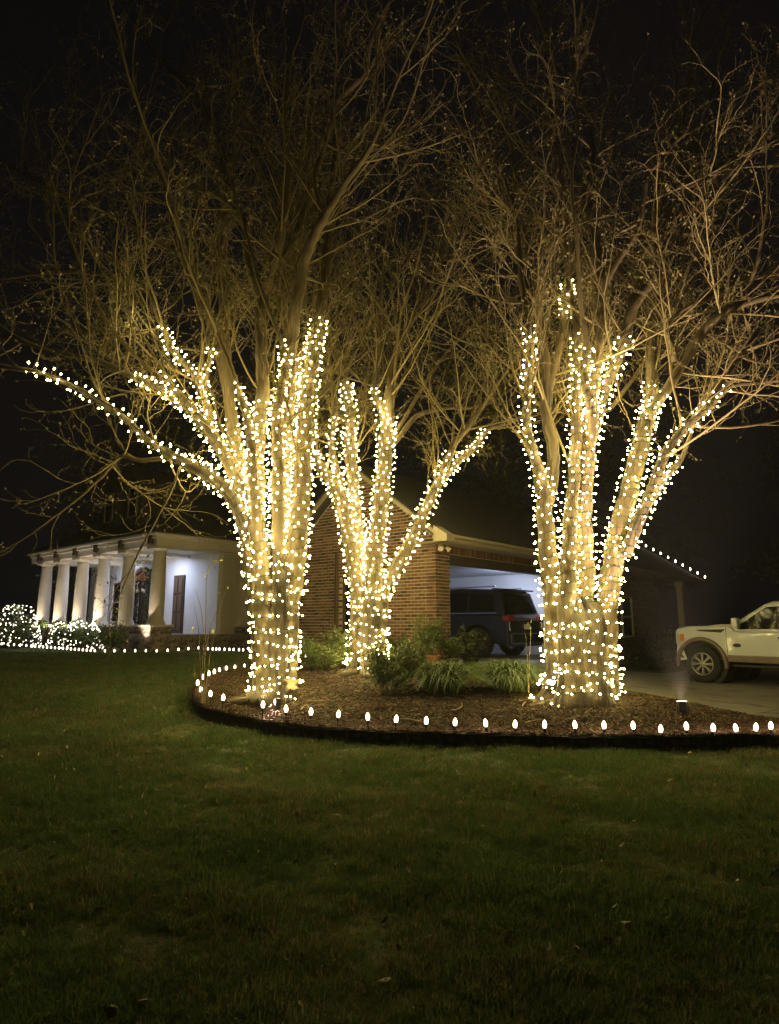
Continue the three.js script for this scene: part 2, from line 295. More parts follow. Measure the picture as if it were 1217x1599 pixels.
// ------------------------------------------------------------------ the house
const house = thing('house', 'brick and stucco house with columned front porch and open lit garage', 'house', HC, HA);
{
  const add = (name, geo, m, parent = house, kind) => part(name, geo, m, parent, kind);
  const GD = 4.94, RH = 5.42, EY = 3.27, zr = -GD / 2;
  // --- garage wing walls (mortar faces; bricks stand 12 mm proud of them)
  const gp = [[0, 0.2], [GD, 0.2], [GD, EY + 0.15], [GD / 2, RH], [0, EY + 0.15]];
  add('gable_wall', boxUV(poly(gp, 0.2).rotateY(Math.PI / 2).translate(0.012, 0, -0.012)), M.mortar);
  add('wall', merge([bx(0.012, 0.55, 0.2, 3.27, -0.24, -0.0125), bx(0.55, 5.75, 3.07, 3.27, -0.2, -0.0125), bx(5.75, 14.5, -0.3, 3.27, -0.24, -0.0125), bx(14.5, 21, -0.3, 3.27, -2.2, -2.0), bx(14.3, 14.5, -0.3, 3.27, -2, -0.24), bx(20.8, 21, -0.3, 3.27, -8, -2.2)]), M.mortar);
  add('lintel', bx(0.5, 5.8, 2.86, 3.07, -0.235, -0.02), M.lintel);
  add('side_wall', merge([bx(5.5, 5.7, 0.2, 4.2, -12.2, -5.0)]), M.mortar);
  // --- bricks
  const spots = [], r = rng(11);
  const L = 0.192, h = 0.058, cs = 0.078, st = 0.212;
  for (let row = 0; row * cs < 5.3; row++) {
    const y = 0.3 + row * cs; if (y > RH) break;
    for (let k = -1; k < 27; k++) { // gable
      let s0 = k * st + (row % 2 ? st / 2 : 0), s1 = s0 + L; s0 = Math.max(0, s0); s1 = Math.min(GD, s1);
      const lim = y + h < EY + 0.1 ? 0 : (y + h - EY - 0.12) / ((RH - EY - 0.15) / (GD / 2)); s0 = Math.max(s0, lim); s1 = Math.min(s1, GD - lim);
      if (s1 - s0 < 0.05) continue;
      if (y < 2.7 && y > 0.9 && s1 > 2.15 && s0 < 2.9) continue; // window
      spots.push([0.0, y, -(s0 + s1) / 2, s1 - s0, 1]);
    }
    for (const [x0, x1, ymax] of [[0, 0.55, 3.19], [5.75, 14.5, 3.19]]) for (let k = 0; k < 45; k++) {
      let s0 = x0 + k * st - (row % 2 ? 0 : st / 2), s1 = s0 + L; s0 = Math.max(x0 + (x0 ? 0 : 0.0), s0); s1 = Math.min(x1, s1);
      if (s1 - s0 < 0.05 || y > ymax - 0.06) continue;
      if (x0 > 1 && y > 1.0 && y < 2.5 && ((s1 > 10.9 && s0 < 12) )) continue;
      spots.push([(s0 + s1) / 2, y, 0, s1 - s0, 0]);
    }
  }
  const one = new THREE.BoxGeometry(1, h, 0.03), unit = boxUV(one, 1), near = (q) => Math.hypot(q[0], q[1] - 2.1, q[2] * 0.9);
  spots.sort((a, b) => near(a) - near(b));
  const o = new THREE.Object3D(), c = new THREE.Color(), rest = new THREE.InstancedMesh(unit, M.brickAll, spots.length - 300 + 260);
  let m = 0;
  const place = (q) => { const j = (r() - 0.5) * 0.004; o.rotation.set(0, q[4] ? -Math.PI / 2 : 0, 0); o.scale.set(q[3] - 0.001, 1, 1); o.position.set(q[4] ? 0.013 + j : q[0], q[1] + h / 2 + (r() - 0.5) * 0.004, q[4] ? q[2] - (q[2] > -0.11 ? 0.016 : 0) : -0.0135 + j); o.updateMatrix(); };
  spots.forEach((q, k) => {
    place(q); const kind = Math.floor(r() * 4.6), t = 0.8 + 0.4 * r();
    if (k < 300) { const b = add('brick', unit, M.brick[kind], house); b.applyMatrix4(o.matrix); }
    else { rest.setMatrixAt(m, o.matrix); const bc = M.brickC[kind]; rest.setColorAt(m++, c.setRGB(bc[0] * t, bc[1] * t, bc[2] * t)); }
  });
  for (let x = 0.04; x < 14.5 && m < rest.count; x += 0.0755) { // standing course under the eave
    o.rotation.set(0, 0, Math.PI / 2); o.scale.set(0.178, 1, 1); o.position.set(x, 3.17, -0.012 + (r() - 0.5) * 0.012); o.updateMatrix(); rest.setMatrixAt(m, o.matrix); const bc = M.brickC[Math.floor(r() * 4.6)], t = 0.8 + 0.4 * r(); rest.setColorAt(m++, c.setRGB(bc[0] * t, bc[1] * t, bc[2] * t));
  }
  rest.count = m; rest.name = 'brickwork'; shade(rest); rest.userData.kind = 'stuff'; house.add(rest);
  // --- roof of the garage wing, hipped at the far right end
  const oh = 0.45, sl = (RH + 0.12 - 3.38) / (oh - zr), zb = zr - (oh - zr), X0 = -0.3, X1 = 20.35, rise = RH + 0.12;
  add('roof', merge([slab([[X0, 3.4, oh], [X1, 3.4, oh], [X1 - (oh - zr), rise + 0.02, zr], [X0, rise + 0.02, zr]], 0.07), slab([[X0, rise + 0.02, zr], [X1 - (oh - zr), rise + 0.02, zr], [X1, 3.4, zb], [X0, 3.4, zb]], 0.07)]), M.roof);
  { // bigger hip behind the far end
    const k = 4.8, y1 = 3.4 + k * sl, b = zb - 2.6;
    add('roof', merge([slab([[9, 3.42, oh], [X1 + 0.05, 3.42, oh], [X1 - k, y1, oh - k], [9 + k, y1, oh - k]], 0.07), slab([[X1 + 0.05, 3.42, oh], [X1 + 0.05, 3.42, b], [X1 - k, y1, oh - k]], 0.07), slab([[X1 - k, y1, oh - k], [X1 + 0.05, 3.42, b], [9, 3.42, b], [9 + k, y1, oh - k]], 0.07), slab([[9, 3.42, b], [9, 3.42, oh], [9 + k, y1, oh - k]], 0.07)]), M.roof);
  }
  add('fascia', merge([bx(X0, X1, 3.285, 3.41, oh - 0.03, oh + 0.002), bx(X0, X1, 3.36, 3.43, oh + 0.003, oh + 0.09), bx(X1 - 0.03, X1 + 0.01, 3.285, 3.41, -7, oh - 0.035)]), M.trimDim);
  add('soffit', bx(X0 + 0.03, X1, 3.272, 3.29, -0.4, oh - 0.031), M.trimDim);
  { // raking trim and the boxed return at the gable corner
    const q = (s, y) => [s, y], T = 0.13, ru = (z) => 3.38 + sl * (oh - z);
    const rake = [[-oh, 3.38 - 0.02], [-zr, rise - 0.02], [-zb, 3.36], [-zb, 3.36 - T], [-zr, rise - T - 0.04], [-oh, 3.38 - T]];
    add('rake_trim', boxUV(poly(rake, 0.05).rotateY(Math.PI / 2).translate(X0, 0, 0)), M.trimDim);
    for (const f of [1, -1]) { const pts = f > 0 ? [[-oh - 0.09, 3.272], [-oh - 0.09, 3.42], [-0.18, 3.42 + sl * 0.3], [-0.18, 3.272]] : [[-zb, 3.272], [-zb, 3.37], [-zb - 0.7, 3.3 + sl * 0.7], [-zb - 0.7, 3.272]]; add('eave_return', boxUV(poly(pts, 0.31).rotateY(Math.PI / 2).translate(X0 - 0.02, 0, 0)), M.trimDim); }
  }
  // --- garage inside
  add('garage_ceiling', bx(0.22, 6.3, 3.0, 3.06, -4.8, -0.25), M.plaster);
  add('garage_wall', merge([bx(0.215, 0.25, 0.3, 3.0, -4.72, -0.245), bx(0.25, 6.2, 0.3, 3.0, -4.9, -4.72), bx(6.2, 6.3, 0.3, 3.0, -4.72, -0.245)]), M.plaster);
  add('garage_floor', bx(0.1, 6.2, 0.2, 0.565, -4.72, 0.12), M.concrete);
  const wf = add('garage_window', merge([bx(-0.03, 0.0, 0.92, 1.0, -2.92, -2.13), bx(-0.03, 0, 2.62, 2.7, -2.92, -2.13), bx(-0.03, 0, 1.0, 2.62, -2.92, -2.84), bx(-0.03, 0, 1.0, 2.62, -2.21, -2.13), bx(-0.025, 0, 1.78, 1.83, -2.84, -2.21)]), M.darkWood);
  add('pane', bx(-0.008, 0.004, 1.0, 2.62, -2.84, -2.21), M.glass, wf);
  add('downspout', rbx(-0.1, -0.03, 0.4, 3.25, -3.16, -3.08, 0.015), M.darkWood);
  // --- right-hand end: window with shutters, dark door and posts under the eave
  const w2 = add('window', merge([bx(10.95, 11.02, 1.0, 2.45, -0.03, 0.03), bx(11.9, 11.97, 1.0, 2.45, -0.03, 0.03), bx(11.02, 11.9, 2.38, 2.45, -0.03, 0.03), bx(11.02, 11.9, 1.0, 1.07, -0.03, 0.03), bx(11.02, 11.9, 1.7, 1.74, -0.03, 0.02)]), M.trim);
  add('pane', bx(11.02, 11.9, 1.07, 2.38, -0.012, -0.004), M.glass, w2);
  const d2 = add('side_door', rbx(15.9, 16.9, -0.1, 2.2, -2.0, -1.94, 0.01), M.darkWood); add('door_panel', merge([rbx(16.03, 16.36, 1.1, 2.05, -1.95, -1.925, 0.01), rbx(16.44, 16.77, 1.1, 2.05, -1.95, -1.925, 0.01), rbx(16.03, 16.36, 0.1, 0.95, -1.95, -1.925, 0.01), rbx(16.44, 16.77, 0.1, 0.95, -1.95, -1.925, 0.01)]), M.darkWood, d2);
  for (const x of [17.3]) { const pt = add('porch_post', rbx(x, x + 0.22, -0.3, 3.05, 0.0, 0.22, 0.015), M.trim); add('post_cap', rbx(x - 0.05, x + 0.27, 3.05, 3.27, -0.05, 0.27, 0.015), M.trim, pt); }
  // --- front porch block
  const PZ = -11.93, PE = -22.3;
  const colZ = [0, -2.1, -4.05, -5.85, -7.65, -9.35].map((d) => PZ + d);
  add('porch_floor', bx(-0.12, 2.45, 0.2, 1.1, PE, PZ + 0.15), M.stone);
  add('porch_wall', bx(2.45, 2.65, 1.0, 4.25, PE, PZ), M.plaster);
  add('side_wall', bx(2.65, 5.5, 0.3, 4.25, PZ - 0.2, PZ - 0.002), M.stucco);
  add('wall_base', bx(2.45, 5.5, 0.2, 1.1, PZ + 0.002, PZ + 0.15), M.stone);
  const prof = [[0.31, 0], [0.31, 0.07], [0.27, 0.1], [0.285, 0.13], [0.25, 0.17], [0.252, 0.3], [0.252, 0.9], [0.245, 1.5], [0.228, 2.0], [0.21, 2.38], [0.225, 2.4], [0.225, 2.43], [0.21, 2.45], [0.21, 2.5], [0.27, 2.56], [0.3, 2.58]];
  const shaft = new THREE.LatheGeometry(prof.map(([a, b]) => new THREE.Vector2(a, b)), 32);
  { const uv = shaft.attributes.uv, ps = shaft.attributes.position; for (let i = 0; i < uv.count; i++) uv.setXY(i, uv.getX(i) * 1.5, ps.getY(i)); }
  const cap = rbx(-0.33, 0.33, 2.58, 2.7, -0.33, 0.33, 0.015), pedG = rbx(-0.4, 0.4, -0.95, 0, -0.4, 0.4, 0.02), pedC = rbx(-0.44, 0.44, -0.08, 0.003, -0.44, 0.44, 0.02);
  for (const [x, z] of [...colZ.map((z) => [0, z]), [3.66, PZ]]) {
    const cm = add('column', shaft, M.column); cm.position.set(x + 0.02, 1.45, z);
    add('capital', cap, M.column, cm); add('pedestal', pedG, M.stone, cm); add('pedestal_cap', pedC, M.column, cm);
  }
  add('beam', merge([bx(-0.27, 0.29, 4.15, 4.42, PE, PZ + 0.27), bx(0.29, 5.6, 4.15, 4.42, PZ - 0.27, PZ + 0.27)]), M.trim);
  const e0 = -0.45, e1 = PZ + 0.45;
  add('cornice', merge([bx(e0 + 0.1, 5.6, 4.421, 4.5, PE, e1 - 0.1), bx(e0, 5.6, 4.501, 4.6, PE - 0.1, e1), bx(-0.36, 0.2, 4.38, 4.4205, PE, PZ + 0.36)]), M.trim);
  add('porch_ceiling', bx(0.29, 2.45, 4.19, 4.24, PE, PZ - 0.27), M.plaster);
  for (const z of colZ) { add('ceiling_beam', bx(0.29, 2.45, 4.07, 4.189, z - 0.1, z + 0.1), M.plaster); add('bracket', rbx(-0.42, -0.275, 4.2, 4.49, z - 0.1, z + 0.1, 0.02), M.darkWood); }
  // roof over it, hipped, with two dormers
  const pitch = 0.52, rx = 5.2, ry = 4.6 + (rx - e0) * pitch;
  add('roof', merge([slab([[e0 - 0.04, 4.62, e1 + 0.04], [e0 - 0.04, 4.62, PE - 0.4], [rx, ry, PE + 5.4], [rx, ry, e1 - (rx - e0)]], 0.06), slab([[2 * rx - e0, 4.62, e1 + 0.04], [e0 - 0.04, 4.62, e1 + 0.04], [rx, ry, e1 - (rx - e0)]], 0.06), slab([[e0 - 0.04, 4.62, PE - 0.4], [2 * rx - e0, 4.62, PE - 0.4], [rx, ry, PE + 5.4]], 0.06)]), M.roof);
  for (const z of [-16.9, -19.0]) {
    const y0 = 4.62 + (1.5 - e0) * pitch - 0.1, y1 = 7.25, w = 0.62;
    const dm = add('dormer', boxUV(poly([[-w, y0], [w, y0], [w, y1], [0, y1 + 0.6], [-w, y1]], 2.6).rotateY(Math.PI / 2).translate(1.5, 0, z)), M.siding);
    add('dormer_roof', merge([slab([[1.3, y1 - 0.1, z + w + 0.14], [4.4, y1 - 0.1, z + w + 0.14], [4.4, y1 + 0.68, z], [1.3, y1 + 0.68, z]], 0.05), slab([[1.3, y1 + 0.68, z], [4.4, y1 + 0.68, z], [4.4, y1 - 0.1, z - w - 0.14], [1.3, y1 - 0.1, z - w - 0.14]], 0.05)]), M.roof, dm);
    add('dormer_window', merge([bx(1.45, 1.497, y0 + 0.35, y1 - 0.05, z - 0.38, z - 0.31), bx(1.45, 1.497, y0 + 0.35, y1 - 0.05, z + 0.31, z + 0.38), bx(1.45, 1.497, y1 - 0.12, y1 - 0.05, z - 0.31, z + 0.31), bx(1.45, 1.497, y0 + 0.35, y0 + 0.42, z - 0.31, z + 0.31), bx(1.46, 1.497, y0 + 1.1, y0 + 1.14, z - 0.31, z + 0.31)]), M.trimDim, dm);
    add('pane', bx(1.488, 1.499, y0 + 0.42, y1 - 0.12, z - 0.31, z + 0.31), M.glass, dm);
  }
  // sidelight panel, entrance, far window
  const sd = add('panel_door', rbx(2.38, 2.46, 1.11, 3.4, -14.86, -14.12, 0.01), M.darkWood);
  add('door_panel', merge([0, 1, 2].flatMap((k) => [rbx(2.35, 2.385, 1.25 + k * 0.72, 1.87 + k * 0.72, -14.78, -14.54, 0.012), rbx(2.35, 2.385, 1.25 + k * 0.72, 1.87 + k * 0.72, -14.44, -14.2, 0.012)])), std({ color: lin(0.1, 0.06, 0.035), roughness: 0.45 }), sd);
  const ed = add('entrance_door', rbx(2.36, 2.455, 1.11, 3.3, -17.5, -16.5, 0.01), M.darkWood);
  add('door_frame', merge([bx(2.33, 2.449, 1.101, 3.5, -17.72, -17.51), bx(2.33, 2.449, 1.101, 3.5, -16.49, -16.28), bx(2.33, 2.449, 3.31, 3.5, -17.51, -16.49)]), M.plaster, ed);
  for (const z of [-19.4, -21.2]) { const w = add('porch_window', merge([bx(2.38, 2.449, 1.5, 3.4, z - 0.6, z - 0.5), bx(2.38, 2.449, 1.5, 3.4, z + 0.5, z + 0.6), bx(2.38, 2.449, 3.3, 3.4, z - 0.5, z + 0.5), bx(2.38, 2.449, 1.5, 1.6, z - 0.5, z + 0.5), bx(2.39, 2.449, 2.42, 2.46, z - 0.5, z + 0.5)]), M.trim); add('pane', bx(2.43, 2.4495, 1.6, 3.3, z - 0.5, z + 0.5), M.glass, w); }
  const sw = add('side_window', rbx(4.35, 5.1, 1.2, 3.5, PZ - 0.05, PZ + 0.03, 0.01), M.darkWood); add('pane', bx(4.45, 5.0, 1.3, 3.4, PZ + 0.02, PZ + 0.036), M.glass, sw);
}

// ------------------------------------------------------------------ fixed lamps of the house
const COOL = lin(0.56, 0.66, 1);
function area(o, w, h, I, pos, look, col) { const l = new THREE.RectAreaLight(col, I, w, h); l.name = 'lamp_light'; l.position.set(...pos); l.lookAt(V(...look)); o.add(l); return l; }
{
  const f = thing('ceiling_light', 'long white tube light on the garage ceiling above the parked car', 'ceiling light', H(4.6, 2.99, -0.42), HA);
  part('housing', rbx(-0.65, 0.65, -0.06, 0.0, -0.12, 0.12, 0.015), M.plaster, f); part('diffuser', rbx(-0.6, 0.6, -0.075, -0.06, -0.1, 0.1, 0.005), glow(0.72, 0.82, 1, 2), f);
  const l = new THREE.RectAreaLight(COOL, 60, 1.2, 0.2); l.name = 'lamp_light'; l.position.set(0, -0.08, 0); l.rotation.x = -0.75; f.add(l); f.rotation.order = 'YXZ';
  for (const [z, I, s] of [[-14.4, 80, 'ceiling lamp above the dark panelled door behind the corner column'], [-18.2, 60, 'ceiling lamp above the garlanded entrance on the porch']]) {
    const c = thing('ceiling_lamp', 'white round ' + s, 'ceiling lamp', H(1.45, 4.19, z), HA, 'porch ceiling lamps');
    part('base', cyl(0.17, 0.17, 0.03, 24).translate(0, -0.016, 0), M.plaster, c); part('diffuser', new THREE.LatheGeometry([[0.001, -0.085], [0.06, -0.08], [0.12, -0.06], [0.15, -0.032]].map(([a, b]) => new THREE.Vector2(a, b)), 24), glow(0.75, 0.84, 1, 8), c);
    const q = new THREE.RectAreaLight(COOL, I, 0.28, 0.28); q.name = 'lamp_light'; q.position.set(0, -0.09, 0); q.rotation.x = -Math.PI / 2; c.add(q);
  }
  const w = thing('wall_lantern', 'small lit wall lantern beside the garlanded entrance', 'lantern', H(2.33, 2.95, -17.95), HA);
  part('bracket', merge([bx(0.04, 0.11, -0.05, 0.35, -0.04, 0.04), bx(-0.1, 0.04, 0.27, 0.3, -0.012, 0.012)]), M.darkMetal, w);
  part('frame', merge([new THREE.ConeGeometry(0.13, 0.12, 6).toNonIndexed().translate(-0.08, 0.2, 0), cyl(0.08, 0.06, 0.03, 6).translate(-0.08, -0.17, 0), ...[0, 1, 2, 3, 4, 5].map((k) => bx(-0.006, 0.006, -0.16, 0.14, -0.006, 0.006).translate(-0.08 + 0.085 * Math.cos(k * 1.047), 0, 0.085 * Math.sin(k * 1.047)))]), M.darkMetal, w);
  part('bulb', new THREE.SphereGeometry(0.045, 12, 10).scale(1, 1.6, 1).translate(-0.08, 0, 0), glow(1, 0.85, 0.75, 12), w);
  const pl = new THREE.PointLight(lin(1, 0.85, 0.75), 0.6); pl.name = 'lamp_light'; pl.position.set(-0.08, 0, 0); pl.castShadow = true; pl.shadow.radius = 2; w.add(pl);
  // twin-headed flood light under the garage eave: off
  const t = thing('eave_floodlight', 'twin headed white floodlight, unlit, under the garage eave corner', 'floodlight', H(0.16, 3.2, 0.0), HA);
  part('base_plate', cyl(0.06, 0.06, 0.03, 20).rotateX(Math.PI / 2).translate(0, 0, 0.016), M.trim, t);
  for (const s of [-1, 1]) { const hd = part('lamp_head', new THREE.LatheGeometry([[0.001, 0], [0.035, 0.005], [0.045, 0.05], [0.065, 0.11], [0.06, 0.112], [0.001, 0.1]].map(([a, b]) => new THREE.Vector2(a, b)), 20).rotateX(2.3).rotateY(s * 0.9).translate(s * 0.11, 0.01, 0.1), M.trim, t); part('arm', new THREE.CylinderGeometry(0.012, 0.012, 0.14, 10).rotateZ(s * 1.2).translate(s * 0.055, 0.01, 0.06), M.trim, hd); }
}

